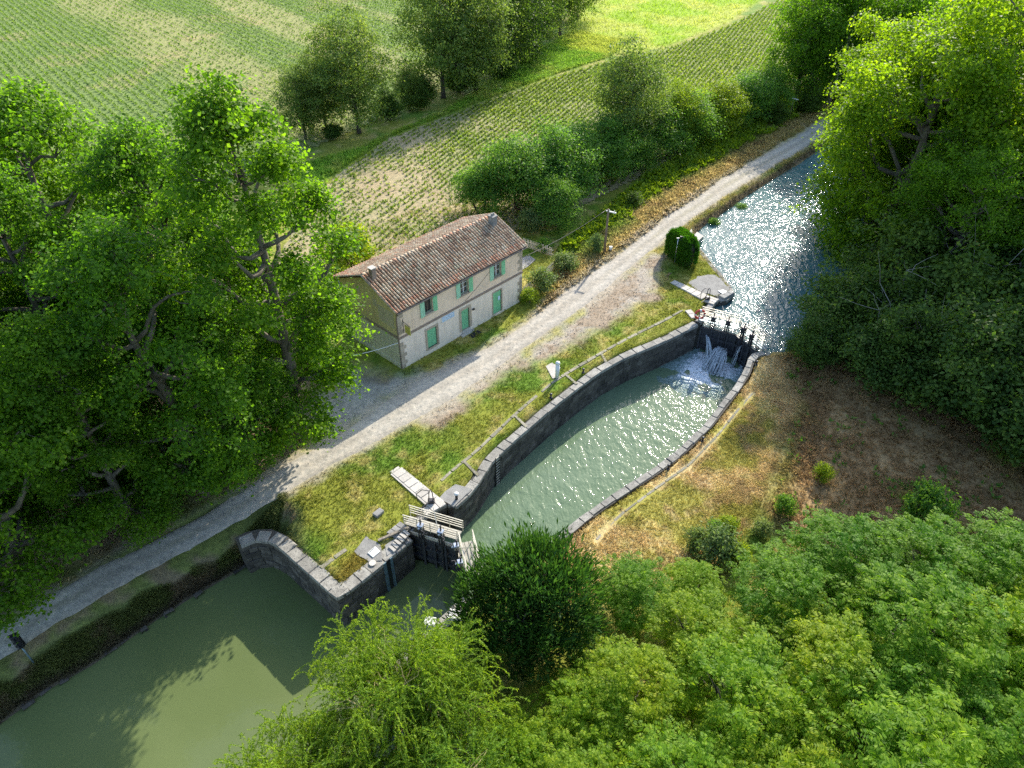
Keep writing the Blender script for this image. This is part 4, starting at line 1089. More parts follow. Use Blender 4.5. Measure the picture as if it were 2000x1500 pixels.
# windows, doors, shutters
def shutter(u0, u1, z0, z1, mat, y=-.055, par=None, name='shutter', boards=3):
    t = MB(); n = boards
    for i in range(n):
        a, b = u0 + (u1 - u0) * i / n, u0 + (u1 - u0) * (i + 1) / n
        t.add([(a, y, z0), (b, y, z0), (b, y, z1), (a, y, z1), (a + .012, y - .03, z0), (b - .012, y - .03, z0), (b - .012, y - .03, z1), (a + .012, y - .03, z1)],
              [(4, 5, 6, 7), (0, 4, 7, 3), (1, 2, 6, 5), (0, 1, 5, 4), (3, 7, 6, 2), (3, 2, 1, 0)])
    s = HB_(t, name, mat, par); s['kind'] = 'stuff'
    if 'kind' in s: del s['kind']
    for z in (z0 + (z1 - z0) * .16, z0 + (z1 - z0) * .8):
        HB_(MB().box((u0 + .02, y - .05, z - .05), (u1 - .02, y - .031, z + .05)), 'batten', mat, s)
    return s
for i, (u0, u1, z0, z1) in enumerate(OPEN[:3]):
    w = HB_(MB().box((u0, .20, z0), (u1, .255, z1)), 'window', M['black'])
    fr = [((u0, .14, z0), (u0 + .06, .195, z1)), ((u1 - .06, .14, z0), (u1, .195, z1)), ((u0 + .06, .14, z1 - .06), (u1 - .06, .195, z1)), ((u0 + .06, .14, z0), (u1 - .06, .195, z0 + .07))]
    for a, b in fr: HB_(MB().box(a, b), 'frame', M['frame'], w)
    um = (u0 + u1) / 2
    if i == 0:
        HB_(MB().box((u0 + .06, .175, z0 + .07), (u1 - .06, .19, z1 - .06)), 'dark_blind', M['black'], w)
        HB_(MB().box((um - .02, .15, z0 + .07), (um + .02, .174, z1 - .06)), 'mullion', M['zinc'], w)
    else:
        HB_(MB().box((um - .035, .13, z0 + .07), (um + .035, .199, z1 - .06)), 'mullion', M['white'], w)
        for sgn in (0, 1):
            a, b = (u0 + .06, um - .035) if sgn == 0 else (um + .035, u1 - .06)
            hh = (z1 - z0 - .13) / 3
            for r in range(3):
                HB_(MB().box((a + .02, .17, z0 + .07 + hh * r + .02), (b - .02, .18, z0 + .07 + hh * (r + 1) - .02)), 'pane', M['glass'], w)
            for r in (1, 2): HB_(MB().box((a, .15, z0 + .07 + hh * r - .015), (b, .199, z0 + .07 + hh * r + .015)), 'glazing_bar', M['white'], w)
    HB_(MB().box((u0 - .12, -.10, z0 - .16), (u1 + .12, .13, z0 - .002)), 'sill', M['trim'], w, bevel=.015)
    sw = .46
    shutter(u0 - sw - .03, u0 - .03, z0 - .12, z1 + .03, M['green_pale'])
    shutter(u1 + .03, u1 + sw + .03, z0 - .12, z1 + .03, M['green'])
def surround(o, wid, sill=True):
    u0, u1, z0, z1 = o
    HB_(MB().box((u0 - wid, -.035, z0 - (0 if not sill else .14)), (u0, .10, z1)), 'jamb_stone', M['trim'], bevel=.012)
    HB_(MB().box((u1, -.035, z0 - (0 if not sill else .14)), (u1 + wid, .10, z1)), 'jamb_stone', M['trim'], bevel=.012)
    HB_(MB().box((u0 - wid, -.038, z1), (u1 + wid, .10, z1 + wid * .95)), 'lintel_stone', M['trim'], bevel=.012)
    if sill: HB_(MB().box((u0, -.07, z0 - .14), (u1, .12, z0)), 'sill_stone', M['trim'], bevel=.012)
surround(OPEN[3], .22); surround(OPEN[4], .27, False); surround(OPEN[5], .13, False)
um = (OPEN[3][0] + OPEN[3][1]) / 2
shutter(OPEN[3][0] + .01, um - .005, .585, 2.375, M['green'], .11); shutter(um + .005, OPEN[3][1] - .01, .585, 2.375, M['green'], .11)
um = (OPEN[4][0] + OPEN[4][1]) / 2
for a, b in ((OPEN[4][0] + .01, um - .005), (um + .005, OPEN[4][1] - .01)):
    d = shutter(a, b, .385, 2.43, M['green'], .16, None, 'door')
HB_(MB().tube([(um + .08, .10, 1.35), (um + .08, .06, 1.35), (um + .18, .06, 1.35)], .014, 6), 'handle', M['iron'], d)
um = (OPEN[5][0] + OPEN[5][1]) / 2
for a, b in ((OPEN[5][0] + .01, um - .005), (um + .005, OPEN[5][1] - .01)):
    d2 = shutter(a, b, .23, 2.45, M['green'], .10, None, 'shutter_door')
M['notice'] = m_plain('blue_white_notice', (.55, .70, .85), .6, 0, .3, 14, (.15, .32, .6))
HB_(MB().box((um + .14, .02, 1.45), (um + .40, .035, 1.85)), 'notice', M['notice'], d2)
for k, (a, b, z0, z1) in enumerate(((OPEN[4][0] - .27, OPEN[4][1] + .27, .0, .13), (OPEN[4][0] - .0, OPEN[4][1] + .0, .132, .375))):
    HB_(MB().box((a, -.34 + k * .24, z0 - .05 if k == 0 else z0), (b, -.04 if k == 0 else .15, z1)), 'door_step', M['slab'], bevel=.02)
c2 = HA + HU * 7.55 - HV * .75
tag(MB().obox((c2[0], c2[1], .035), ((*HU, 0), (*HV, 0), (0, 0, 1)), (.55, .26, .02)).build_at('door_mat', M['mat'], (c2[0], c2[1], 0)), 'black door mat lying in front of the green door of the house', 'door mat')
HB_(MB().box((7.95, -.16, 1.98), (8.20, -.04, 2.08)).bar((8.08, -.04, 2.1), (8.08, -.28, 2.16), .05), 'wall_lamp', M['iron'])
# name board of the lock and hanging yellow sign
bd = HB_(MB().box((4.46, -.045, 2.36), (5.92, -.004, 2.84)), 'name_board', m_plain('board_pale_blue', (.46, .60, .74), .5, 0, .06, 3), bevel=.01)
for (a, b) in (((4.46, -.05, 2.36), (4.52, -.046, 2.84)), ((5.86, -.05, 2.36), (5.92, -.046, 2.84))): HB_(MB().box(a, b), 'board_edge', M['white'], bd)
r = np.random.default_rng(5)
def strokes(x0, x1, z0, z1, n):          # the faded, unreadable lettering of the board
    for i in range(n):
        a = x0 + (x1 - x0) * i / n; w = (x1 - x0) / n
        mb = MB(); mb.box((a + w * .12, -.052, z0), (a + w * .30, -.0462, z1))
        if r.random() < .75: mb.box((a + w * .301, -.052, z1 - (z1 - z0) * .25), (a + w * .8, -.0462, z1))
        if r.random() < .6: mb.box((a + w * .301, -.052, z0), (a + w * .75, -.0462, z0 + (z1 - z0) * .22))
        HB_(mb, 'letter', M['white'], bd)['kind'] = 'stuff'
strokes(4.62, 5.76, 2.62, 2.76, 12); strokes(4.74, 5.62, 2.43, 2.56, 8)
c = HA + HU * .52 - HV * .35
hs = empty('hanging_sign', (HA[0] + HU[0] * .5, HA[1] + HU[1] * .5, 3.9), 'small yellow sign hanging from an iron bracket at the house corner', 'sign', None, H_ANG)
MB().bar((0, -.005, .75), (0, -.005, -.5), .05).build('wall_bracket', M['iron'], hs, local=True)
MB().bar((.0, -.03, .55), (.0, -.92, .42), .035).build('arm', M['iron'], hs, local=True)
MB().box((-.02, -.88, -.42), (.02, -.22, .36)).build('sign_panel', m_plain('yellow_sign', (.55, .50, .10), .5, 0, .15, 4, (.35, .36, .12)), hs, local=True, bevel=.01)
MB().box((.021, -.84, -.38), (.024, -.26, .32)).build('sign_face', m_plain('yellow_sign_face', (.48, .46, .08), .5, 0, .3, 9, (.10, .14, .05)), hs, local=True)
# roof
pitch = math.atan2(7.36 - 5.80, HD / 2 + .28)
RZ0, RZ1 = 5.70, 7.40            # top of the boards at the eave edge and at the ridge
OV, OG = .30, .22
roof = MB()
for sgn in (0, 1):
    y0 = -OV if sgn == 0 else HD + OV; yr = HD / 2
    P = [(-OG, y0, RZ0 - .09), (HL + OG, y0, RZ0 - .09), (HL + OG, yr, RZ1 - .09), (-OG, yr, RZ1 - .09), (-OG, y0, RZ0), (HL + OG, y0, RZ0), (HL + OG, yr, RZ1), (-OG, yr, RZ1)]
    fs = [(0, 3, 2, 1), (4, 5, 6, 7), (0, 1, 5, 4), (1, 2, 6, 5), (2, 3, 7, 6), (3, 0, 4, 7)]
    roof.add(P, fs if sgn == 0 else [f[::-1] for f in fs])
roof_o = HB_(roof, 'roof', M['plank'])
def tiles(sgn):
    y0 = -OV - .05 if sgn == 0 else HD + OV + .05; yr = HD / 2 + (-.04 if sgn == 0 else .04)
    a = np.array([0, y0, RZ0 - .02]); b = np.array([0, yr, RZ1 + .0]); d = b - a; S = np.linalg.norm(d); d /= S
    nrm = np.cross([1, 0, 0], d) if sgn == 0 else np.cross(d, [1, 0, 0]); nrm = nrm / np.linalg.norm(nrm)
    if nrm[2] < 0: nrm = -nrm
    ncol = 53; pit = (HL + 2 * OG) / ncol; nrow = 12; ln = S / nrow
    V, F, MI = [], [], []; rr = np.random.default_rng(11 + sgn)
    for c_ in range(ncol + 1):
        u = -OG + pit * c_
        for r_ in range(nrow):
            for kind in (0, 1):                      # 0 channel tile (concave), 1 cover tile (convex)
                if kind == 0 and c_ == ncol: continue
                uu = u + (pit / 2 if kind == 0 else 0) + rr.normal(0, .008)
                s0 = ln * r_ - .03 + rr.normal(0, .012); s1 = ln * (r_ + 1) + .06
                w0, w1 = (.098, .078) if kind else (.085, .10); lift0, lift1 = (.085, .055) if kind else (.045, .02)
                k0 = len(V); m = 5
                for (s, w, lf) in ((s0, w0, lift0), (s1, w1, lift1)):
                    for j in range(m):
                        th = math.pi * j / (m - 1)
                        hgt = math.sin(th) * w * .85 if kind else -math.sin(th) * w * .7
                        V.append(a + d * s + nrm * (lf + hgt) + np.array([uu - math.cos(th) * w, 0, 0]))
                for j in range(m - 1):
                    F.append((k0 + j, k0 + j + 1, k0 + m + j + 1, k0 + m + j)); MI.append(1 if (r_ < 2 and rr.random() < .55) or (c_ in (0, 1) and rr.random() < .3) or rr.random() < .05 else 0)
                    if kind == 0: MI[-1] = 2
                if kind:                              # open front lip, gives the tile its thickness
                    for j in range(m): V.append(V[k0 + j] - nrm * .022)
                    for j in range(m - 1): F.append((k0 + j + 1, k0 + j, k0 + 2 * m + j, k0 + 2 * m + j + 1)); MI.append(MI[-1])
    me = fast_mesh('roof_tiles', np.array(V), np.array(F), None, MI)
    me.materials.append(M['tile']); me.materials.append(M['tile_new']); me.materials.append(M['tile_channel'])
    me.polygons.foreach_set('use_smooth', np.ones(len(F), bool))
    o = link('roof_tiles', me, None, roof_o); o['kind'] = 'stuff'
tiles(0); tiles(1)
def half_tile(L, r0, r1, mats, name, th=.022):
    mb = MB(); m = 7; V = []
    for x, r_ in ((0, r0), (L, r1)):
        for rr_ in (r_, r_ - th):
            for j in range(m): V.append((x, -math.cos(math.pi * j / (m - 1)) * rr_, math.sin(math.pi * j / (m - 1)) * rr_ * .8))
    F = [(j, j + 1, 2 * m + j + 1, 2 * m + j) for j in range(m - 1)] + [(j + 1, j, m + j, m + j + 1) for j in range(m - 1)] + [(2 * m + j, 2 * m + j + 1, 3 * m + j + 1, 3 * m + j) for j in range(m - 1)]
    mb.add(V, F); return mb.mesh(name, mats, True)
RT = [half_tile(.42, .135, .115, M['tile'], 'ridge_tile'), half_tile(.42, .135, .115, M['tile_new'], 'ridge_tile')]
x = -OG
while x < HL + OG - .3:
    link('ridge_tile', RT[1 if random.random() < .35 else 0], None, roof_o, (x, HD / 2 + random.uniform(-.008, .008), RZ1 + .06), (0, 0, random.uniform(-.01, .01))); x += .385
# verge tiles along both gable edges
for u in (-OG - .02, HL + OG + .02):
    for sgn in (0, 1):
        y0 = -OV if sgn == 0 else HD + OV
        n = 11
        for i in range(n):
            t0, t1 = i / n, (i + 1) / n
            a = Vector((u, y0 + (HD / 2 - y0) * t0, RZ0 + (RZ1 - RZ0) * t0 + .045)); b = Vector((u, y0 + (HD / 2 - y0) * t1, RZ0 + (RZ1 - RZ0) * t1 + .045))
            d = (b - a)
            o = link('verge_tile', RT[1 if random.random() < .3 else 0], None, roof_o, a, d.to_track_quat('X', 'Z').to_euler(), (d.length / .40, .85, .85))
# gutters, downpipes
gt = HB_(MB().tube([(-OG, -OV - .10, RZ0 - .10), (HL + OG, -OV - .10, RZ0 - .10)], .065, 8), 'gutter', M['zinc'])
HB_(MB().tube([(-OG, HD + OV + .10, RZ0 - .10), (HL + OG, HD + OV + .10, RZ0 - .10)], .065, 8), 'gutter', M['zinc'])
HB_(MB().tube([(.02, -OV - .08, RZ0 - .14), (-.06, -.10, RZ0 - .45), (-.09, -.02, RZ0 - .8), (-.10, .02, .1)], .05, 8), 'downpipe', M['zinc'])
HB_(MB().tube([(-.02, HD + OV + .08, RZ0 - .14), (-.07, HD + .05, RZ0 - .45), (-.09, HD - .05, RZ0 - .8), (-.09, HD - .05, .1)], .05, 8), 'downpipe', M['white'])
# chimneys
def chimney(u, v, w, d, z0, z1, mat, capm):
    c = HB_(MB().box((u - w, v - d, z0), (u + w, v + d, z1)), 'chimney', mat, roof_o, bevel=.015)
    HB_(MB().box((u - w - .05, v - d - .05, z1), (u + w + .05, v + d + .05, z1 + .06)), 'chimney_cap', capm, c) if False else HB_(MB().box((u - w - .05, v - d - .05, z1 + .001), (u + w + .05, v + d + .05, z1 + .07)), 'chimney_cap', capm, roof_o)
    return c
chimney(.42, 3.05, .21, .22, 6.8, 8.05, M['band'], M['slab'])
chimney(13.55, 2.85, .26, .30, 6.7, 7.85, M['concrete'], M['concrete'])
for q in (-.12, .12): HB_(MB().tube([(13.55 + q, 2.85, 7.92), (13.55 + q, 2.85, 8.12)], [.09, .08], 8), 'chimney_pot', M['concrete'], roof_o)

# ================================================================== PLANTS
def unit(v): return v / (np.linalg.norm(v, axis=-1, keepdims=True) + 1e-9)
def leaf_faces(P, Nr, size, asp, r, T=None, fold=.10):
    """one kite-shaped, slightly folded leaf per point"""
    n = len(P); Nr = unit(Nr)
    if T is None: T = np.cross(Nr, r.normal(size=(n, 3)))
    T = unit(T); B = unit(np.cross(Nr, T))
    size = np.broadcast_to(np.asarray(size, float), (n,))[:, None]; asp = np.broadcast_to(np.asarray(asp, float), (n,))[:, None]
    V = np.stack([P - T * size * .5, P + B * size * asp * .5 + Nr * size * fold, P + T * size * .5 - Nr * size * fold, P - B * size * asp * .5 + Nr * size * fold], 1)
    return V.reshape(-1, 3)
def quads(n): return np.arange(n * 4, dtype=np.int32).reshape(-1, 4)
def lobes_to_clumps(lobes, n, r, inner=.5, zmin=None, rag=.16):
    """points spread through the outer part of a set of ellipsoids; returns points, outward directions, lobe index"""
    L = np.array(lobes, float); area = (L[:, 3] * L[:, 4] + L[:, 4] * L[:, 5] + L[:, 3] * L[:, 5]); pr = area / area.sum()
    out, nor, idx = [], [], []
    k = 0
    while k < n:
        m = n * 2; li = r.choice(len(L), m, p=pr); u = unit(r.normal(size=(m, 3)))
        rad = inner + (1 - inner) * r.random(m) ** .6 + np.abs(r.normal(0, rag, m)) * (r.random(m) < .5)
        p = L[li, :3] + u * rad[:, None] * L[li, 3:6]; nn_ = unit(u / L[li, 3:6])
        dmin = np.full(m, 9.)
        for j in range(len(L)):
            q = np.linalg.norm((p - L[j, :3]) / L[j, 3:6], axis=1); q[li == j] = 9; dmin = np.minimum(dmin, q)
        ok = dmin > inner * .95
        if zmin is not None: ok &= p[:, 2] > zmin
        out.append(p[ok]); nor.append(nn_[ok]); idx.append(li[ok]); k += ok.sum()
    return np.concatenate(out)[:n], np.concatenate(nor)[:n], np.concatenate(idx)[:n]
def curve(a, b, r, wob, n=5, sag=0.0):
    t = np.linspace(0, 1, n)[:, None]; P = a + (b - a) * t
    P = P + r.normal(0, wob, 3) * np.sin(t * math.pi) + r.normal(0, wob * .7, 3) * np.sin(t * 2 * math.pi) + r.normal(0, wob * .35, 3) * np.sin(t * 3 * math.pi)
    P[:, 2] += sag * np.sin(t[:, 0] * math.pi)
    return P
def make_tree(name, lobes, trunk_h, trunk_r, n_clump, n_leaf, clump_r, leaf, asp, leaf_mat, bark, seed, label=None, cat='tree', group=None,
              mode='leaf', inner=.5, lean=(0, 0), limb_r=.5, twigs=.35, up=.6, multi=1, zmin=None, limb_part='trunk', flat=.6, rag=.16):
    r = np.random.default_rng(seed)
    t = empty(name, (0, 0, 0), label, cat, group)
    C, O, I = lobes_to_clumps(lobes, n_clump, r, inner, zmin, rag)
    L = np.array(lobes, float)
    # trunk and limbs: a leading stem through the crown, limbs leaving it below the clump of leaves they carry
    wood = MB(); top = max(trunk_h, L[:, 2].max() * .92)
    stems = []
    for s in range(multi):
        a0 = s * 2.4 + .5; off = np.zeros(3) if multi == 1 else np.array([math.cos(a0), math.sin(a0), 0]) * trunk_r * 2.4
        spread = np.zeros(3) if multi == 1 else np.array([math.cos(a0), math.sin(a0), 0]) * L[:, 3].max() * .6
        P = curve(off + np.array([0, 0, -.3]), off + spread + np.array([lean[0], lean[1], top]), r, trunk_r * .9, 11); P[0] = off + np.array([0, 0, -.3]); P[1, :2] = off[:2]
        rad = trunk_r * np.linspace(1.15, .16, 11) ** .85; rad[0] *= 1.3
        wood.tube(P, rad, 9); stems.append((P, rad))
    for j in range(len(L)):
        P0, R0 = stems[j % multi]; b = L[j, :3] + np.array([0, 0, L[j, 5] * .2]); hd_ = np.linalg.norm(b[:2] - P0[5][:2])
        za = np.clip(b[2] - .75 * hd_, trunk_h * .35, top * .9); a = np.array([np.interp(za, P0[:, 2], P0[:, c]) for c in range(3)]); ra = np.interp(za, P0[:, 2], R0)
        d = np.linalg.norm(b - a)
        P = curve(a, b, r, d * .085, 7, -d * .05); rad = np.linspace(min(ra * .8, trunk_r * limb_r), max(.025, trunk_r * .09), 7)
        wood.tube(P, rad, 7)
        near = np.where(I == j)[0]; sel = r.choice(near, int(len(near) * twigs), replace=False) if len(near) else []
        for q in sel:
            k = r.integers(3, 7); Q = curve(P[k], C[q], r, .14, 4, .1)
            wood.tube(Q, np.linspace(max(.022, rad[k] * .5), .010, 4), 4, cap=False)
    wood.build(limb_part, bark, t, True, True)
    # foliage
    m = len(C)
    if mode == 'leaf':
        k = np.repeat(np.arange(m), n_leaf); n = len(k)
        g = r.normal(size=(n, 3)) * clump_r * np.array([1, 1, flat]) * (.7 + .6 * r.random((n, 1)))
        P = C[k] + g
        Nr = unit(O[k]) * .5 + np.array([0, 0, up]) + r.normal(size=(n, 3)) * .55
        V = leaf_faces(P, Nr, leaf * (.7 + .6 * r.random(n)), asp, r)
    elif mode == 'frond':          # compound leaves: a drooping stalk with paired leaflets
        k = np.repeat(np.arange(m), n_leaf); n = len(k)
        base = C[k] + r.normal(size=(n, 3)) * clump_r * .35
        az = r.random(n) * 6.283; D = unit(np.stack([np.cos(az), np.sin(az), .25 + .5 * r.random(n)], 1) + O[k] * .6)
        Lf = leaf * (.7 + .6 * r.random(n)); S = unit(np.cross(D, np.array([0, 0, 1.])))
        Pp, Nn, Tt, Sz = [], [], [], []
        npair = 6
        for i in range(npair):
            s = .2 + .8 * (i + .5) / npair; c = base + D * (Lf * s)[:, None] + np.array([0, 0, -1.]) * (Lf * .45 * s * s)[:, None]
            tang = unit(D + np.array([0, 0, -1.]) * .9 * s)
            for sg in (-1, 1):
                tt = unit(S * sg + tang * .45); ls = Lf * .30 * (1 - .5 * abs(s - .5))
                Pp.append(c + tt * (ls * .5)[:, None] + r.normal(size=(n, 3)) * .012); Tt.append(tt); Nn.append(unit(np.cross(tt, tang) * sg * -1) + r.normal(size=(n, 3)) * .25); Sz.append(ls)
        P, Nr, T, Sz = map(np.concatenate, (Pp, Nn, Tt, Sz)); Nr[Nr[:, 2] < 0] *= -1
        V = leaf_faces(P, Nr, Sz, asp, r, T, .05)
    elif mode == 'willow':         # hanging rods with narrow leaves
        Pp, Tt, Sz = [], [], []
        for q in range(m):
            for s in range(n_leaf):
                p = C[q] + r.normal(0, clump_r * .3, 3); d = unit(O[q] * .8 + np.array([0, 0, .55]) + r.normal(0, .35, 3)); step = .085
                ns = int(r.integers(14, 34))
                path = [p]
                for i in range(ns):
                    d = unit(d + np.array([0, 0, -.115]) + r.normal(0, .05, 3)); p = p + d * step; path.append(p)
                path = np.array(path); Pp.append(path[1:]); Tt.append(np.diff(path, axis=0))
                if s == 0: wood2.tube(path[::4], np.linspace(.018, .006, len(path[::4])), 3, cap=False) if False else None
        P = np.concatenate(Pp); T = unit(np.concatenate(Tt)); n = len(P)
        T = unit(T + r.normal(0, .55, (n, 3))); Nr = np.array([0, 0, .6]) + r.normal(size=(n, 3)) * .7
        P = np.concatenate([P, P + r.normal(0, .035, P.shape)]); T = np.concatenate([T, unit(T + r.normal(0, .5, T.shape))]); Nr = np.concatenate([Nr, r.normal(size=Nr.shape)]); n = len(P)
        V = leaf_faces(P, Nr, leaf * (.7 + .6 * r.random(n)), asp, r, T, .05)
    elif mode == 'spray':          # conifer sprays: narrow tufts pointing outwards and up
        k = np.repeat(np.arange(m), n_leaf); n = len(k)
        D = unit(O[k] * .9 + np.array([0, 0, up]) + r.normal(size=(n, 3)) * .38)
        P = C[k] + r.normal(size=(n, 3)) * clump_r * .5 + D * (r.random(n) * clump_r * 1.3)[:, None]
        V = leaf_faces(P, r.normal(size=(n, 3)) + O[k] * .8, leaf * (.6 + .8 * r.random(n)), asp, r, D, .04)
    me = fast_mesh('crown', V, quads(len(V) // 4)); me.materials.append(leaf_mat)
    link('crown', me, None, t)
    return t
def place(proto, x, y, s=1.0, rz=0.0, label=None, cat=None, group=None, first=False, leaf=None, z=None, name=None, sz=None):
    o = proto if first else copy_tree(proto)
    if name: o.name = name
    zz = float(terr([x], [y])[0]) if z is None else z
    o.location = (x, y, zz); o.scale = (s, s, s * (sz or 1)); o.rotation_euler = (0, 0, rz)
    if label: o['label'] = label
    if cat: o['category'] = cat
    if group: o['group'] = group
    elif 'group' in o: del o['group']
    if leaf is not None:
        for ch in o.children:
            if ch.name.startswith('crown'): ch.material_slots[0].link = 'OBJECT'; ch.material_slots[0].material = leaf
    return o

# ------------------------------------------------------------------ plane trees on the left
def plane_lobes(seed, H, R, n=15, z0=.22, top=0):
    r = np.random.default_rng(seed); L = []
    for i in range(n):
        f = (i + .5) / n; z = H * (z0 + (1 - z0) * f * .93)
        prof = math.sin(math.pi * min(.97, .16 + f * .80)) ** .7
        if top: prof = .62 + .38 * math.sin(math.pi * min(1, .05 + f * .72))
        a = i * 2.399 + r.uniform(-.4, .4); q = R * prof * (.62 + .25 * r.random())
        s = R * (.20 + .19 * r.random()) * (1.0 - (.12 if top else .30) * f)
        L.append((q * math.cos(a), q * math.sin(a), z, s, s, s * .78))
    L.append((0, 0, H * .9, R * .3, R * .3, H * .09))
    return L
PL = [make_tree('plane_tree', plane_lobes(30 + i, H, R, 30, .13), H * .52, .46, 760, 64, .44, .225, .85, M['plane_leaf'], M['bark_plane'], 40 + i, inner=.25, rag=.34, twigs=.35, limb_r=.5)
      for i, (H, R) in enumerate(((25.5, 5.5), (22, 6.8), (21, 6.6)))]
GP = 'plane trees along the towpath'
spots = [  # proto, x, y, scale, rot, label
    (0, -15.3, 38.6, 1.0, 2.6, 'tallest plane tree, its bare trunk standing at the gravel drive beside the house'),
    (1, -20.6, 33.0, .90, 1.5, 'plane tree overhanging the shaded towpath, second in the row from the house'),
    (2, -28.6, 25.6, .92, 2.9, 'plane tree leaning in at the lower left with a thick dark trunk by the towpath'),
    (1, -24.2, 44.5, .95, 4.0, 'plane tree behind the tallest one with its top against the left field'),
    (2, -32.0, 46.5, 1.07, .9, 'plane tree with a thin open top, in the back row near the left field'),
    (0, -29.5, 37.5, .84, 5.1, 'dense plane tree in the middle of the left grove'),
    (1, -39.5, 50.0, 1.06, 2.2, 'plane tree at the left edge of the photo under the left field'),
    (2, -36.8, 36.5, .9, 3.6, 'plane tree at the left edge of the photo, halfway down'),
    (0, -23.8, 29.2, .66, 3.3, 'smaller plane tree shading the bank of the lower green pool'),
]
spots += [(1, -18.0, 34.6, .55, 2.6, 'low plane tree with bright lower branches reaching over the towpath'), (2, -33.0, 30.5, .75, .4, 'plane tree at the left edge above the one with the thick leaning trunk'),
          (2, -19.5, 41.5, .78, 5.5, 'plane tree squeezed between the tallest one and the left grove')]
used = set()
for k, x, y, s, rz, lab in spots:
    place(PL[k], x, y, s, rz, lab, 'tree', GP, first=(k not in used)); used.add(k)

# ------------------------------------------------------------------ big plane trees by the upper pool
PR = [make_tree('plane_tree', plane_lobes(50 + i, 21, 8.0, 34, .14, 1), 10, .5, 980, 78, .52, .24, .85, M['plane_leaf_sun'], M['bark_plane'], 60 + i, inner=.4, rag=.28, twigs=.15) for i in range(2)]
GR = 'tall trees by the upper pool'
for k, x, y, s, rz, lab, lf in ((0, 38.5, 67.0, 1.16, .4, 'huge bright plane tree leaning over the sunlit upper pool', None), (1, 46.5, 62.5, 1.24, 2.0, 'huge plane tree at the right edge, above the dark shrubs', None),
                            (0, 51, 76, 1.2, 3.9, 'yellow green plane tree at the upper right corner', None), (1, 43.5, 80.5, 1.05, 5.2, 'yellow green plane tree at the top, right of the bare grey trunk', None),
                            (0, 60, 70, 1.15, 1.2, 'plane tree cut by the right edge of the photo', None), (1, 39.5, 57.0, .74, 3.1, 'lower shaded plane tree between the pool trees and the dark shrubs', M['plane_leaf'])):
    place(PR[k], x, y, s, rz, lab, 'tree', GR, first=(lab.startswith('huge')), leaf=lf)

# ------------------------------------------------------------------ dark shrubs and small trees below them
def bush_lobes(seed, R, H, n=9):
    r = np.random.default_rng(seed); L = []
    for i in range(n):
        a = i * 2.399; q = R * .62 * math.sqrt((i + .5) / n); s = R * (.42 + .16 * r.random())
        L.append((q * math.cos(a), q * math.sin(a), H * (.30 + .42 * r.random() * (1 - .5 * q / R)) + (H * .12 if q < R * .3 else 0), s, s, min(s * .9, H * .34)))
    return L
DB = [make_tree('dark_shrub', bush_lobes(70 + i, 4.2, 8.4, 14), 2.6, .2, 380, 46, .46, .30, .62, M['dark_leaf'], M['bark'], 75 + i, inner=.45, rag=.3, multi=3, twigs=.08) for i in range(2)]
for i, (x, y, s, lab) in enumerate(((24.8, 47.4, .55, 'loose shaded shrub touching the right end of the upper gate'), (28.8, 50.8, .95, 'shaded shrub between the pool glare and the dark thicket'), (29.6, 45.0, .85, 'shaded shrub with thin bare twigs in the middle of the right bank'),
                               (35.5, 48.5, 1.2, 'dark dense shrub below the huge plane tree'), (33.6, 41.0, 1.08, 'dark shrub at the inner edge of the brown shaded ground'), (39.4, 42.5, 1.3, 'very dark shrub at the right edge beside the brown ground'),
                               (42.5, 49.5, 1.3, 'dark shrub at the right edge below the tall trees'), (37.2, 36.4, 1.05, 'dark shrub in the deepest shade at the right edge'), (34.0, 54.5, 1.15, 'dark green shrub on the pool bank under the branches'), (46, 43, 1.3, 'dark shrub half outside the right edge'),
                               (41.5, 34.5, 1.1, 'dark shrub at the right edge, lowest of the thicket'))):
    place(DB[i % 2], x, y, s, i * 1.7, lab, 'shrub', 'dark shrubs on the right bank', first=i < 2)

# ------------------------------------------------------------------ bare shrubs
def bare(x, y, h, seed, label):
    r = np.random.default_rng(seed); t = empty('bare_shrub', (x, y, 0), label, 'shrub'); mb = MB()
    for i in range(9):
        a = r.random() * 6.28; b = np.array([math.cos(a) * h * .45, math.sin(a) * h * .45, h * (.7 + .4 * r.random())]); P = curve(np.zeros(3), b, r, h * .05, 5); mb.tube(P, np.linspace(.06, .015, 5), 5)
        for j in range(7):
            k = r.integers(1, 5); c = P[k] + r.normal(0, h * .16, 3) + np.array([0, 0, h * .18]); mb.tube(curve(P[k], c, r, .05, 3), [.02, .014, .006], 4, cap=False)
    mb.build('branches', M['bark_grey'], t, True, True)
bare(41.0, 53.2, 9.5, 3, 'bare grey branches standing out of the dark shrubs at the right edge')
bare(31.6, 47.2, 7.0, 4, 'bare twiggy bush among the shaded shrubs right of the upper gate')

# ------------------------------------------------------------------ conifer, willow
yl = []
_r = np.random.default_rng(4)
for i in range(26):
    a = i * 2.399; q = 3.3 * math.sqrt((i + .5) / 26); z = 4.6 - .26 * q * q + _r.uniform(-.3, .3); s = .95 + _r.random() * .35
    yl.append((q * math.cos(a), q * math.sin(a), max(1.2, z), s, s, 1.35))
con = make_tree('conifer', yl, 2.0, .3, 560, 40, .50, .42, .20, M['yew_leaf'], M['bark'], 90, 'wide dark green conifer at the lower end of the lock', 'tree', None, 'spray', inner=.5, up=1.0, multi=2, twigs=.05, rag=.34)
place(con, 1.0, 22.5, 1.0, .3, first=True, z=0)
wl = []
for i in range(15):
    a = i * 2.399; q = 3.6 * math.sqrt((i + .4) / 15); s = 1.35 + _r.random() * .5
    wl.append((q * math.cos(a) * 1.1, q * math.sin(a) * 1.1, 6.4 - .20 * q * q + _r.uniform(-1.1, 1.1), s * .8, s * .8, s * .7))
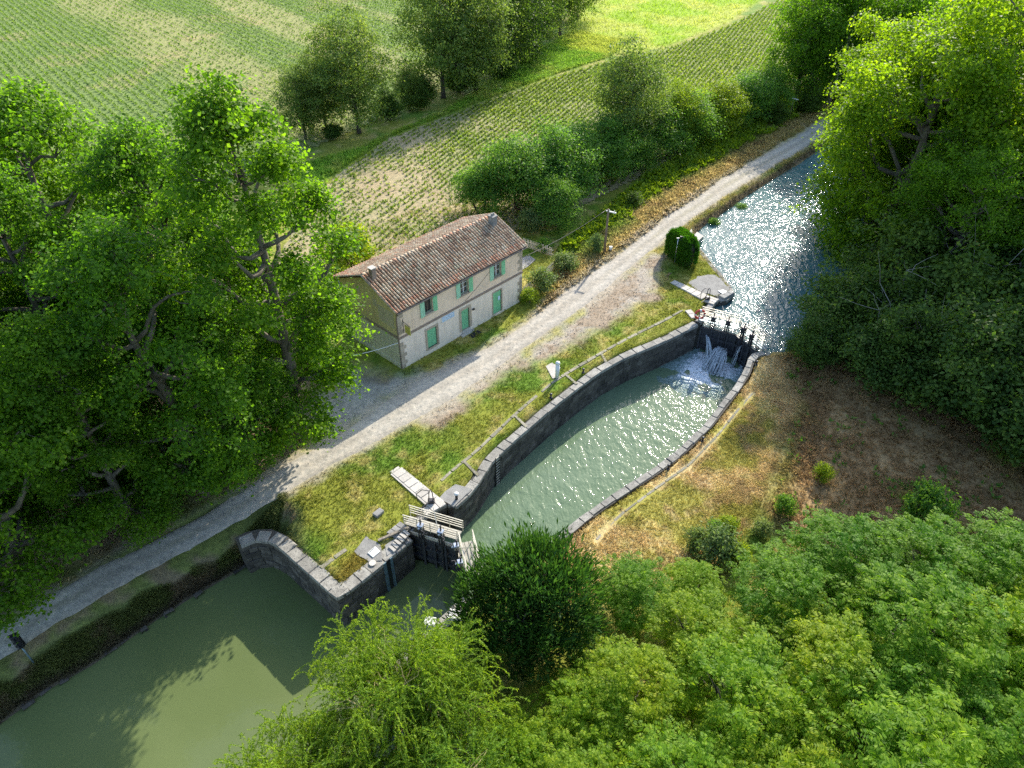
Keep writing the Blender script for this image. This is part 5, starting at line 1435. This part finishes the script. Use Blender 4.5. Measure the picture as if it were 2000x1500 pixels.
WIL = [make_tree('willow_tree', wl, 3.4, .32, 300, 8, .6, .17, .24, M['willow_leaf'], M['willow_bark'], 92, inner=.35, mode='willow', twigs=.45, limb_r=.4)]
place(WIL[0], -5.2, 16.0, .92, .2, 'yellow green weeping willow beside the lower lock quay', 'tree', 'weeping willows by the lower pool', first=True, z=0)
place(WIL[0], -8.2, 11.6, .84, 2.4, 'yellow green weeping willow at the bottom edge over the green pool', 'tree', 'weeping willows by the lower pool', z=0)
place(WIL[0], -2.2, 11.2, .84, 4.1, 'weeping willow between the dark conifer and the bottom edge', 'tree', 'weeping willows by the lower pool', z=0)

# ------------------------------------------------------------------ young walnut-like trees, bottom right
FR = [make_tree('leafy_tree', bush_lobes(110 + i, 3.6, 7.4, 10), 3.4, .16, 230, 8, .8, .80, .40, M['frond_leaf'], M['bark'], 115 + i, inner=.55, mode='frond', multi=2, twigs=.12) for i in range(3)]
FS = [(3.4, 16.4, .62, 'compound leaved bush in the dark gap below the conifer'), (0.6, 14.6, .55, 'small compound leaved bush between the willow and the conifer foot'), (6.6, 23.6, .60, 'compound leaved tree touching the right side of the dark conifer'), (10.2, 24.2, .42, 'low compound leaved tree at the thicket edge left of the saplings'), (9.6, 20.6, .78, 'bright green compound leaved tree right of the dark conifer'), (14.8, 22.6, .72, 'compound leaved tree at the upper edge of the bottom thicket, below the grey sapling'), (18.4, 24.6, .92, 'compound leaved tree at the highest point of the bottom thicket'),
      (22.8, 24.2, .90, 'compound leaved tree at the thicket edge below the brown shaded ground'), (27.5, 23.6, .9, 'compound leaved tree in the thicket near the right edge'), (5.6, 17.4, .80, 'compound leaved tree between the willow and the thicket'),
      (10.6, 16.6, .86, 'compound leaved tree in the thicket under the conifer'), (15.2, 18.4, .96, 'compound leaved tree in the middle of the bottom thicket'), (20.0, 19.4, 1.0, 'compound leaved tree right of the middle of the bottom thicket'),
      (25.0, 19.2, 1.0, 'compound leaved tree at the right edge of the bottom thicket'), (2.6, 12.6, .72, 'compound leaved bush at the bottom edge beside the willow'), (7.2, 12.2, .88, 'compound leaved tree at the bottom edge, left part of the thicket'),
      (12.0, 11.8, .96, 'compound leaved tree at the bottom edge in the middle of the thicket'), (16.6, 13.2, 1.0, 'compound leaved tree at the bottom edge, right of the middle'), (21.6, 14.2, 1.0, 'compound leaved tree filling the bottom right corner'),
      (30.0, 18.5, .95, 'compound leaved tree cut by the right edge'), (-3.4, 8.6, .62, 'small compound leaved bush at the bottom edge under the willow')]
for i, (x, y, s, lab) in enumerate(FS):
    place(FR[i % 3], x, y, s * (1 + .1 * math.sin(i * 2.7)), i * 2.1, lab, 'tree', 'compound leaved trees of the bottom thicket', first=i < 3, z=0, leaf=M['frond_lit'] if i in (9, 14, 16, 11, 4) else (M['frond_shade'] if i in (2, 7, 12, 6, 18) else None))
place(DB[0], 31.2, 26.2, .52, 1, 'pale glossy shrub at the right edge above the bottom thicket', 'shrub', None, leaf=M['acacia_leaf'])
place(DB[1], 29.0, 24.8, .42, 2, 'grey green shrub at the right end of the thicket edge', 'shrub', None, leaf=M['bush_leaf'])

# ------------------------------------------------------------------ trees along the ditch between the fields
def oval_lobes(seed, H, R, n=11, z0=.3):
    r = np.random.default_rng(seed); L = []
    for i in range(n):
        f = (i + .5) / n; z = H * (z0 + (.94 - z0) * f); prof = math.sin(math.pi * (.18 + .72 * f)) ** .8
        a = i * 2.399; q = R * prof * .5; s = R * (.42 + .15 * r.random()) * (.65 + .35 * prof)
        L.append((q * math.cos(a), q * math.sin(a), z, s, s, s * 1.0))
    return L
FT = [make_tree('field_tree', oval_lobes(130 + i, 14, 5.6, 15, .2), 6, .26, 460, 44, .55, .32, .45, M['field_tree_leaf'], M['bark'], 135 + i, inner=.3, rag=.32, twigs=.3, up=.4) for i in range(2)]
D = [(0, -21.5, 100.5, 1.06, 'grey green willow like tree in front of the left field, right of the thin pair', M['field_tree_leaf']), (1, -28.4, 98.0, .66, 'thin young tree between the plane trees and the grey green tree', M['field_tree_leaf']), (0, -26.2, 101.5, .72, 'slender bare stemmed tree beside the grey green tree', M['field_tree_leaf']),
     (0, -10.8, 116.0, 1.28, 'tall tree with a clear trunk on the ditch between the fields', M['field_tree_leaf']), (1, -5.8, 119.5, 1.2, 'tall forked tree on the ditch, right of the clear trunked one', M['field_tree_leaf']), (0, -.5, 131.0, 1.25, 'dense round tree on the ditch at the top', M['dark_leaf']),
     (1, 4, 142.0, 1.2, 'dense round tree on the ditch, touching the top edge', M['field_tree_leaf']), (0, 9.5, 155.0, 1.15, 'farthest dark tree of the ditch line at the top edge', M['dark_leaf']), (1, 14.0, 169.0, 1.1, 'dark tree peeping at the top edge left of the bright meadow', M['dark_leaf']), (1, -15.5, 110, .45, 'low leafy tree in the ditch gap between grey green tree and tall trees', M['field_tree_leaf'])]
used = set()
for i, (k, x, y, s, lab, lf) in enumerate(D):
    place(FT[k], x, y, s, i * 1.3, lab, 'tree', 'trees along the ditch', first=(k not in used), leaf=lf); used.add(k)
for i, (x, y, s, lab) in enumerate(((-18.0, 106, .5, 'dark undergrowth bush beside the grey green tree'), (-14.0, 111.5, .62, 'dark undergrowth bush in the ditch before the tall trees'), (-8.5, 119, .6, 'dark undergrowth bush under the clear trunked tree'), (-2.6, 126, .75, 'dark undergrowth bush right of the forked tree'), (2.2, 136, .75, 'dark undergrowth bush under the dense round trees'), (-24.5, 98, .3, 'low dark bush under the thin trees'))):
    place(DB[i % 2], x, y, s, i * 1.1, lab, 'shrub', 'dark bushes in the ditch')

# ------------------------------------------------------------------ hedge of acacias and bushes between field and towpath
AC = [make_tree('acacia_tree', bush_lobes(150 + i, 4.3, 8.4, 15), 3.0, .16, 330, 50, .55, .27, .5, M['acacia_leaf'], M['bark'], 155 + i, inner=.35, rag=.34, multi=2, twigs=.2, flat=.45) for i in range(2)]
AD = [(0, -2.6, 73.8, .78, 'low acacia bush just behind the house roof'), (1, 1.6, 75.0, 1.1, 'acacia tree behind the house, tallest of the clump'), (0, 5.8, 77.0, 1.15, 'acacia tree right of the house top'), (1, 5.5, 71.0, .72, 'dark leafy acacia bush beside the house gable'),
      (1, 10.2, 80.0, 1.0, 'acacia bush in the hedge between crop field and grassy bank'), (0, 13.8, 82.5, .98, 'acacia bush below the feathery grey tree'), (0, 20.6, 88.5, .98, 'hedge bush right of the feathery grey tree'), (1, 25.8, 92.5, .98, 'leafy hedge bush halfway up the towpath'),
      (0, 30.8, 97.5, .95, 'bright hedge bush nearer the bare grey trunk'), (1, 35.4, 101.5, .95, 'dark hedge bush below the far trees'), (0, 39.8, 106.0, .92, 'last hedge bush before the bare grey trunk'), (1, 17.6, 84.5, .72, 'low dark hedge bush on the grassy bank')]
used = set()
for i, (k, x, y, s, lab) in enumerate(AD):
    x, y = (x - 2.3, y + 2.5) if i >= 4 else (x - .9, y + 1.0)
    place(AC[k], x, y, s * .95, i * 1.9, lab, 'tree', 'acacias and bushes of the hedge', first=(k not in used), leaf=M['lime_leaf'] if i in (8,) else None); used.add(k)
for i, (x, y, s, lab) in enumerate(((7.0, 80.5, .50, 'low hedge bush filling the gap above the acacia clump'), (10.4, 83.6, .55, 'low hedge bush left of the feathery grey tree'), (14.8, 87.2, .55, 'low hedge bush at the foot of the feathery grey tree'),
                                    (21.0, 92.6, .58, 'low hedge bush right of the lime green young tree'), (26.2, 97.2, .58, 'low hedge bush in the middle of the hedge along the crop field'), (31.2, 102.0, .58, 'low hedge bush in the upper part of the hedge'), (36.0, 106.4, .60, 'low hedge bush near the far end of the hedge'))):
    place(AC[i % 2], x, y, s, i * 2.3, lab, 'shrub', 'low bushes of the hedge', leaf=M['lime_leaf'] if i in (1, 4) else None)
place(FT[0], 14.6, 90.0, .98, .5, 'feathery grey green tree rising from the hedge', 'tree', None)
place(FT[1], 21.5, 94.0, .62, 1.5, 'lime green young tree in the hedge beside the feathery one', 'tree', None, leaf=M['lime_leaf'])
# trees at the top right behind the towpath
for i, (k, x, y, s, lab) in enumerate(((0, 43.5, 113, 1.15, 'dark tree left of the bare grey trunk at the top'), (1, 49.5, 116.5, 1.3, 'dark tree behind the bare grey trunk'), (0, 56, 113, 1.2, 'dark tree right of the bare grey trunk'), (1, 52, 126, 1.35, 'dark tree at the top edge behind the towpath'), (0, 64, 122, 1.3, 'far dark tree behind the yellow green planes'))):
    place(FT[k], x, y, s, i * 1.4, lab, 'tree', 'dark trees at the top right', leaf=M['plane_leaf'])
for i, (x, y, s, lab) in enumerate(((44, 108.5, .5, 'dark bush at the foot of the bare grey trunk'), (51, 113, .55, 'dark bush behind the end of the visible towpath'), (38, 104, .4, 'dark bush in the shaded verge by the thin utility pole'))):
    place(DB[i % 2], x, y, s, i, lab, 'shrub', 'dark bushes at the end of the towpath')
t = empty('bare_trunk_tree', (48.4, 112.2, 0), 'tall slender tree with a bare grey trunk beside the towpath', 'tree')
mb = MB(); mb.tube([(0, 0, -.3), (.1, 0, 4), (.5, .1, 9), (.4, .3, 14), (.6, .2, 20)], [.34, .27, .23, .18, .08], 9)
for a in range(7):
    z = 9 + a * 1.5; mb.tube([(.45, .1, z), (.45 + math.cos(a * 2.4) * 1.4, math.sin(a * 2.4) * 1.4, z + .9), (.4 + math.cos(a * 2.4) * 2.6, math.sin(a * 2.4) * 2.6, z + 1.5)], [.07, .05, .02], 5)
mb.build('trunk', M['bark_grey'], t, True, True)
r = np.random.default_rng(9); C, O, I = lobes_to_clumps([(.5, 0, 17, 3.2, 3.2, 3.4), (-.8, .8, 14.5, 2, 2, 1.6)], 120, r); k = np.repeat(np.arange(120), 36)
me = fast_mesh('crown', leaf_faces(C[k] + r.normal(size=(len(k), 3)) * .45, np.array([0, 0, .6]) + r.normal(size=(len(k), 3)) * .6, .3, .8, r), quads(len(k))); me.materials.append(M['plane_leaf']); link('crown', me, None, t)

# ------------------------------------------------------------------ garden shrubs and saplings
SB = [make_tree('garden_shrub', bush_lobes(170 + i, 1.15, 1.7, 8), .5, .05, 90, 30, .20, .17, .5, M['bush_leaf'], M['bark'], 175 + i, 'x', 'shrub', inner=.5, multi=3, twigs=.1) for i in range(2)]
def sh(k, px, py, s, label, leaf=None, first=False, sz=None, group=None, cat='shrub'):
    c = G(px, py); return place(SB[k], c[0], c[1], s, random.random() * 6, label, cat, group, first, leaf, None, None, sz)
sh(0, 1058, 565, 1.15, 'broad pale leaved shrub against the fence right of the house', None, True)
sh(1, 1104, 528, 1.1, 'rounded pale green shrub between the house garden and the utility pole', None, True)
sh(0, 1032, 590, .75, 'low shrub hugging the right corner of the house', M['lime_leaf'])
sh(1, 1062, 490, .8, 'green shrub at the back of the small fenced garden', M['acacia_leaf'])
sh(0, 1165, 492, .7, 'grey green tuft shrub at the foot of the utility pole', M['bush_leaf'], sz=1.5)
sh(1, 1036, 452, 1.1, 'blue green leafy shrub at the back corner of the house', M['bush_leaf'], sz=1.5)
sh(0, 690, 520, 2.0, 'tall bright green grass clump behind the left end of the house', M['lime_leaf'], sz=1.2)
sh(1, 660, 560, 1.5, 'bright green weed clump at the back corner of the house', M['lime_leaf'])
sh(0, 642, 600, 1.3, 'small dark bush between the plane tree and the house gable', M['dark_leaf'])
sh(0, 1397, 1098, 1.15, 'grey green sapling, largest on the dry grass', M['bush_leaf'], sz=1.3, group='saplings on the right bank')
sh(1, 1436, 1092, .7, 'bright green sapling right of the largest grey one', M['lime_leaf'], sz=1.3, group='saplings on the right bank')
sh(0, 1357, 1072, .7, 'green sapling left of the largest grey one', M['bush_leaf'], sz=1.3, group='saplings on the right bank')
sh(1, 1422, 1030, .55, 'round yellow green sapling in the dry grass', M['lime_leaf'], group='saplings on the right bank')
sh(0, 1394, 1040, .5, 'small green sapling between the round one and the largest grey one', M['acacia_leaf'], group='saplings on the right bank')
sh(1, 1484, 1042, .55, 'small blue green sapling at the shade edge', M['bush_leaf'], sz=1.2, group='saplings on the right bank')
sh(0, 1374, 1128, .5, 'small pale sapling just above the bottom thicket', M['bush_leaf'], sz=1.3, group='saplings on the right bank')
sh(1, 1530, 1004, .6, 'thin green sapling inside the shaded ground', M['acacia_leaf'], sz=1.6, group='saplings on the right bank')
sh(0, 1604, 935, .55, 'lone bright sapling in the brown shaded ground', M['lime_leaf'], sz=1.3, group='saplings on the right bank')
sh(1, 1796, 1035, 1.3, 'tall feathery green sapling in the shade above the thicket', M['acacia_leaf'], sz=1.7, group='saplings on the right bank')
sh(0, 1395, 428, .6, 'round green bush on the bank edge of the upper pool', M['acacia_leaf'])
sh(1, 1448, 396, .7, 'reedy tuft on the bank of the upper pool under the towpath', M['acacia_leaf'], sz=.9)
sh(0, 1238, 402, .9, 'dark small bush in the lush bank above the utility pole', M['dark_leaf'])
sh(1, 250, 975, 1.4, 'pale shrub in the deep shade below the plane trees', M['bush_leaf'], sz=1.4)
sh(0, 330, 1000, .9, 'green shrub at the towpath edge in the shade', M['acacia_leaf'], sz=1.2)
sh(1, 850, 1190, .0001 + .5, 'small dry weed on the right quay beside the willow', M['willow_leaf'])
c = G(838, 1216); tag(MB().prism([(c[0] + dx, c[1] + dy) for dx, dy in ((-.3, -.25), (.35, -.3), (.4, .2), (-.2, .3))], .02, .2).build_at('stone_block', M['white'], (c[0], c[1], 0)), 'white block on the right quay between willow and conifer', 'stone block')
c = G(893, 1205); tag(MB().prism([(c[0] + dx, c[1] + dy) for dx, dy in ((-.55, -.25), (.5, -.35), (.55, .2), (-.4, .35))], .02, .32).build_at('stone_block', M['white'], (c[0], c[1], 0)), 'large white block at the foot of the dark conifer', 'stone block')

# ------------------------------------------------------------------ clipped hedge
ha, hb = G(1310, 494)[:2], G(1346, 522)[:2]
hd = (hb - ha); hlen = np.linalg.norm(hd) + .8; hd /= np.linalg.norm(hd); hc = (ha + hb) / 2; hn = np.array([-hd[1], hd[0]])
t = empty('clipped_hedge', (hc[0], hc[1], 0), 'dense clipped green hedge with a rounded top beside the upper pool', 'hedge')
r = np.random.default_rng(21); n = 30000
u = (r.random(n) - .5) * hlen; th = r.random(n) * math.pi; Hh, Wh = 3.05, .85
endf = np.clip(1 - (np.abs(u) / (hlen / 2)) ** 5, .02, 1)
zz = Hh * np.clip(np.sin(th), 0, 1) ** .38 * (.55 + .45 * endf); lat = Wh * np.sign(np.cos(th)) * np.abs(np.cos(th)) ** .5 * endf ** .5
zz = np.where(r.random(n) < .55, zz * r.random(n) ** .5, zz); 
zz = np.clip(zz, .05, 9); lat = np.where(zz < Hh * .72, Wh * np.sign(np.cos(th)) * endf ** .5, lat)
P = hc[None] + np.outer(u, hd) + np.outer(lat, hn); P3 = np.stack([P[:, 0] - hc[0], P[:, 1] - hc[1], zz], 1) + r.normal(0, .085, (n, 3))
outn = np.stack([hn[0] * lat, hn[1] * lat, (zz - Hh * .5) * .5], 1)
me = fast_mesh('foliage', leaf_faces(P3, unit(outn) + r.normal(size=(n, 3)) * .5, .13, .5, r, unit(outn) * .6 + np.array([0, 0, .8]) + r.normal(size=(n, 3)) * .4), quads(n)); me.materials.append(M['hedge_leaf']); link('foliage', me, None, t)
core = MB(); core.obox((0, 0, 1.2), ((*hd, 0), (*hn, 0), (0, 0, 1)), (hlen / 2 - .35, .55, 1.2)); core.build('twig_core', M['bark'], t, local=True, bevel=.3)
for k in (-1.2, -.4, .4, 1.2): MB().tube([(hd[0] * k, hd[1] * k, -.1), (hd[0] * k, hd[1] * k, .4)], .05, 6).build('stem', M['bark'], t, local=True)

# ================================================================== CROPS, GRASS, WEEDS
def clumps(name, P, size, nleaf, asp, r, mat, col=None, up=.5, spread=.5, tall=1.0):
    """low plants: nleaf leaves fanning out from every point"""
    n = len(P); k = np.repeat(np.arange(n), nleaf); m = len(k); sz = np.repeat(np.broadcast_to(size, (n,)), nleaf) * (.6 + .7 * r.random(m))
    az = r.random(m) * 6.283; el = up + r.random(m) * (1.2 - up)
    T = np.stack([np.cos(az) * np.cos(el), np.sin(az) * np.cos(el), np.sin(el) * tall], 1)
    Q = P[k] + T * (sz * spread)[:, None]
    S = unit(np.cross(T, np.array([0, 0, 1.]))); Nr = np.cross(S, T) + r.normal(size=(m, 3)) * .35
    V = leaf_faces(Q, Nr, sz, asp, r, T, .06)
    me = fast_mesh(name, V, quads(m), np.repeat(col[k], 4, 0) if col is not None else None)
    me.materials.append(mat)
    return tag(link(name, me), kind='stuff')
def scatter(poly, n, r):
    P = np.array(poly); lo, hi = P.min(0), P.max(0); out = []; k = 0
    while k < n:
        q = lo + (hi - lo) * r.random((n * 2, 2)); q = q[sdist(q[:, 0], q[:, 1], poly) < 0]; out.append(q); k += len(q)
    return np.concatenate(out)[:n]
def rows(poly, D, org, sp, st, dens, r, xl=(-140, 125), yl=(20, 200)):
    Nn = np.array([-D[1], D[0]]); P = np.array(poly); P = np.clip(P, [xl[0], yl[0]], [xl[1], yl[1]])
    a = (P - org) @ D; b = (P - org) @ Nn
    bb = np.arange(math.floor(b.min() / sp), math.ceil(b.max() / sp)) * sp; aa = np.arange(a.min(), a.max(), st)
    A, B = np.meshgrid(aa, bb); A = A + r.normal(0, st * .35, A.shape); B = B + r.normal(0, sp * .06, B.shape)
    q = org + A.reshape(-1, 1) * D + B.reshape(-1, 1) * Nn
    # keep what the camera can see
    m = (q[:, 1] < 200) & (np.abs(q[:, 0]) < q[:, 1] * .66 + 14)
    q = q[m]; q = q[sdist(q[:, 0], q[:, 1], poly) < -.2]
    return q[r.random(len(q)) < dens(q[:, 0], q[:, 1])]
r = np.random.default_rng(31)
q = rows(FIELD1, D1, E1[0], .80, .30, lambda x, y: np.clip(green1(x, y) + .12, .15, 1), r)
q = q[sdist(q[:, 0], q[:, 1], [tuple(HA + HU * a + HV * b) for a, b in ((-.5, -.5), (15, -.5), (15, 8), (-.5, 8))]) > 0]
big = .30 + .18 * green1(q[:, 0], q[:, 1])
clumps('crop_plants', np.stack([q[:, 0], q[:, 1], np.full(len(q), .08)], 1), big, 5, .42, r, M['crop_leaf'], up=.15)
q = rows(FIELD2, D2, np.array([0., 100.]), 1.35, .40, lambda x, y: np.clip(.45 + green2(x, y) * .6, 0, 1), r)
clumps('crop_plants', np.stack([q[:, 0], q[:, 1], np.full(len(q), .08)], 1), .40 + .12 * r.random(len(q)), 4, .40, r, M['crop_leaf'], up=.3)

# mown grass of the lock lawns: short blades in the colours of the ground
def grass(name, polys, per, size, nb, bright=1.35, avoid=None, asp=.18, up=.35):
    PP = []
    for poly, n in polys:
        PP.append(scatter(poly, n, r))
    q = np.concatenate(PP); x, y = q[:, 0], q[:, 1]
    ok = (sdist(x, y, LOCK) > .42 + .5 * fbm(x, y, 1.1, 73, 2)) & (sdist(x, y, PATH) > .05 + .5 * (fbm(x, y, 1.0, 71, 2) - .4)) & (sdist(x, y, UPPOOL) > .05) & (sdist(x, y, LOWPOOL) > .15)
    ok &= sdist(x, y, [tuple(HA + HU * a + HV * b) for a, b in ((-.1, -.1), (HL + .1, -.1), (HL + .1, 7.4), (-.1, 7.4))]) > 0
    g = np.where(sdist(x, y, APRON) < 0, .12, 1) * np.where(sdist(x, y, DRIVE) < 0, .15, 1)
    ok &= r.random(len(x)) < g
    for a in KERBL: ok &= ldist(x, y, a) > .24
    for a in AVOID: ok &= sdist(x, y, a) > 0
    q = q[ok]; x, y = q[:, 0], q[:, 1]
    return clumps(name, np.stack([x, y, terr(x, y) - .01], 1), size * (.6 + .8 * fbm(x, y, 1.6, 81, 3)), nb, asp, r, M['blade'], np.clip(ground_color(x, y) * bright, 0, .7), up=up)
KERBL = [A2(GL(p)) for p in ([(861, 940), (885, 918), (930, 882), (1000, 815), (1033, 786), (1083, 744), (1119, 722), (1177, 688), (1228, 660), (1290, 630), (1334, 606)], [(1165, 1055), (1182, 1034), (1215, 1003), (1255, 973), (1300, 940), (1350, 905), (1372, 880), (1402, 850), (1440, 802), (1470, 768)], [(626, 1110), (650, 1092), (678, 1072)])]
AVOID = [A2(GL(p)) for p in ([(763, 928), (785, 914), (872, 985), (838, 1000)], [(692, 1078), (715, 1049), (743, 1064), (750, 1094), (722, 1098)], [(752, 1066), (773, 1052), (796, 1040), (790, 1054), (766, 1080)],
         [(1345, 553), (1362, 541), (1392, 536), (1408, 546), (1424, 566), (1400, 578), (1372, 573)], [(858, 974), (868, 962), (890, 948), (924, 956), (886, 991)], [(1066, 716), (1078, 709), (1094, 718), (1090, 737), (1079, 740)],
         [(1308, 553), (1318, 549), (1383, 578), (1371, 587)], [(757, 1040), (777, 1060), (801, 1034), (783, 1019)])]
LAWN_L = A2(GL([(470, 1040), (560, 960), (800, 826), (960, 727), (1120, 615), (1240, 520), (1300, 470), (1362, 480), (1440, 580), (1370, 640), (1180, 725), (1000, 868), (890, 1000), (800, 1060), (660, 1170), (540, 1070)]))
RGAP = A2(GL([(1440, 750), (1640, 740), (1560, 1010), (1480, 1150), (1370, 1120)]))
grass('grass', [(LAWN_L, 30000), (RLAWN, 26000), (RGAP, 10000)], 0, .15, 4)
grass('dry_grass', [(SHADE_R, 20000), (LITTER_L, 9000)], 0, .32, 4, 1.45)
BANK_L = A2(GL([(-160, 1372), (0, 1288), (200, 1163), (400, 1056), (560, 962), (520, 1050), (490, 1100)])) + A2(LWL)
grass('bank_grass', [(BANK_L, 24000)], 0, .32, 5, 1.35, asp=.14)
POOLB = A2(GL([(1298, 468), (1418, 382), (1560, 296), (1705, 205), (1730, 215), (1563, 320), (1443, 396), (1362, 456)]))
grass('bank_grass', [(POOLB, 5000)], 0, .35, 5, 1.35, asp=.14)
grass('verge_weeds', [(VERGE, 17000)], 0, .50, 5, 1.35, asp=.22, up=.3)
HOUSEV = A2(GL([(690, 640), (620, 560), (640, 470), (900, 380), (1100, 440), (1120, 560), (1000, 660), (880, 715), (790, 735)]))
grass('house_grass', [(HOUSEV, 9000)], 0, .24, 4, 1.3)
grass('tall_grass', [(STRIP, 13000), (MEADOW, 12000)], 0, .5, 4, 1.5, asp=.16, up=.5)
# lush leafy weeds on the bank between hedge and towpath
q = scatter(VERGE, 9000, r); dp = ldist(q[:, 0], q[:, 1], PATH_UP); k = fbm(q[:, 0], q[:, 1], 3.0, 61, 3); q = q[(dp > 2.0 + 3.5 * k) & (k > .3)]
clumps('weeds', np.stack([q[:, 0], q[:, 1], terr(q[:, 0], q[:, 1]) + .05], 1), .42 + .25 * r.random(len(q)), 7, .5, r, M['lime_leaf'], up=.2, spread=.8)

q = scatter(SHADE_R, 1500, r); q = q[(q[:, 0] < 34) & (fbm(q[:, 0], q[:, 1], 3, 63, 3) > .5)]
clumps('ground_weeds', np.stack([q[:, 0], q[:, 1], terr(q[:, 0], q[:, 1])], 1), .22 + .15 * r.random(len(q)), 6, .45, r, M['acacia_leaf'], up=.2, spread=.8)
# loose stones on the gravel and at the water's edge
q = np.concatenate([scatter(APRON, 260, r), scatter(DRIVE, 140, r), scatter(PATH, 250, r)]); V, F = [], []
for i, (x, y) in enumerate(q):
    if abs(x) > y * .75 or y > 90: continue
    s = .02 + .045 * r.random() ** 2; z = float(np.maximum(terr([x], [y])[0], -.02)) + .035; b = len(V)
    for d in ((1, 0, 0), (0, 1, 0), (-1, 0, 0), (0, -1, 0), (0, 0, .8), (0, 0, -.8)): V.append((x + d[0] * s * (.7 + .6 * r.random()), y + d[1] * s * (.7 + .6 * r.random()), z + d[2] * s))
    F += [(b + a, b + c, b + 4) for a, c in ((0, 1), (1, 2), (2, 3), (3, 0))] + [(b + c, b + a, b + 5) for a, c in ((0, 1), (1, 2), (2, 3), (3, 0))]
me = fast_mesh('loose_stones', np.array(V), np.array(F)); me.materials.append(M['coping']); tag(link('loose_stones', me), kind='stuff')
t = empty('bank_stones', tuple(LWL[2]), 'broken pale stone edging along the waterline of the lower pool', 'stones')
f, tt = arc(LWL, .9)
for s in tt[:-1]:
    if random.random() < .5: continue
    p = f(s); p2 = f(s + .8); d = p2 - p; a = math.atan2(d[1], d[0])
    link('edge_stone', random.choice(STONES), None, t, (p[0] - t.location[0] + random.uniform(-.15, .15), p[1] - t.location[1] + random.uniform(-.15, .15), random.uniform(-.02, .12) + Z_LOW - t.location[2]), (random.uniform(-.1, .1), random.uniform(-.15, .15), a + random.uniform(-.2, .2)), (random.uniform(.3, .9), random.uniform(.2, .45), random.uniform(.15, .3)))

# ------------------------------------------------------------------ picket fence and terrace of the small garden
def pickets(pts, label, h=.95, sp=.17):
    P = [G(*p) for p in pts]; t = empty('picket_fence', tuple(P[0]), label, 'fence', 'white picket fences of the garden')
    f, tt = arc(P, sp); pm = MB(); pm.prism([(-.035, -.012), (.035, -.012), (.035, .012), (-.035, .012)], 0, h); pm.add([(-.035, -.012, h), (.035, -.012, h), (.035, .012, h), (-.035, .012, h), (0, -.012, h + .06), (0, .012, h + .06)], [(0, 1, 4), (3, 5, 2), (0, 4, 5, 3), (1, 2, 5, 4)])
    me = pm.mesh('picket', M['wood_white'])
    for s in tt[:-1]:
        p, p2 = f(s), f(s + sp); d = p2 - p
        link('picket', me, None, t, (p[0] - P[0][0], p[1] - P[0][1], .03), (0, random.uniform(-.05, .05), math.atan2(d[1], d[0])))
    for z in (.28, .72):
        for a, b in zip(P[:-1], P[1:]):
            n = (b - a) / np.linalg.norm(b - a); off = np.array([-n[1], n[0], 0]) * .035
            MB().bar(a + off + (0, 0, z), b + off + (0, 0, z), .03, .07).build('fence_rail', M['wood_white'], t)
    return t
M['wood_white'] = m_plain('weathered_white_wood', (.55, .52, .45), .7, 0, .2, 5)
pickets([(1022, 578), (1048, 558), (1080, 528)], 'weathered white picket fence in front of the garden shrubs by the house')
pickets([(1080, 528), (1092, 516), (1098, 508)], 'short run of white picket fence between the two garden shrubs')
pickets([(1022, 482), (1052, 492), (1080, 502)], 'weathered white picket fence at the back of the small garden')
flat('terrace', 'small grey terrace slab beside the right gable of the house', 'terrace', [(1020, 528), (1019, 504), (1034, 500), (1046, 508), (1030, 522)], M['concrete'], .06)
# overhead cables
def cable(a, b, sag, label, mat, rad=.022):
    a, b = np.array(a, float), np.array(b, float); n = 14; s = np.linspace(0, 1, n)[:, None]; P = a + (b - a) * s; P[:, 2] -= sag * 4 * (s * (1 - s))[:, 0]
    tag(MB().tube(P, rad, 5).build_at('overhead_cable', mat, tuple(a), True), label, 'cable', 'overhead cables of the house')
g0 = HA + HU * .0 - HU * .12; pA = np.array([-15.0, 38.5])
cable((g0[0], g0[1], 2.72), (-16.2, 42.2, 4.0), .45, 'pale overhead cable from the house corner into the plane tree', M['white'], .025)
e0 = HA + HU * (HL + .05) + HV * .3
cable((e0[0], e0[1], 4.3), (9.4, 65.9, 4.85), .35, 'dark overhead cable from the right gable towards the utility pole', M['black'], .025)
w0 = HA + HU * 10.4 - HV * .03; w1 = HA + HU * 7.2 - HV * .03
cable((w0[0], w0[1], 5.0), (w1[0], w1[1], 3.25), .1, 'thin wire slanting across the house front below the right window', M['black'], .012)
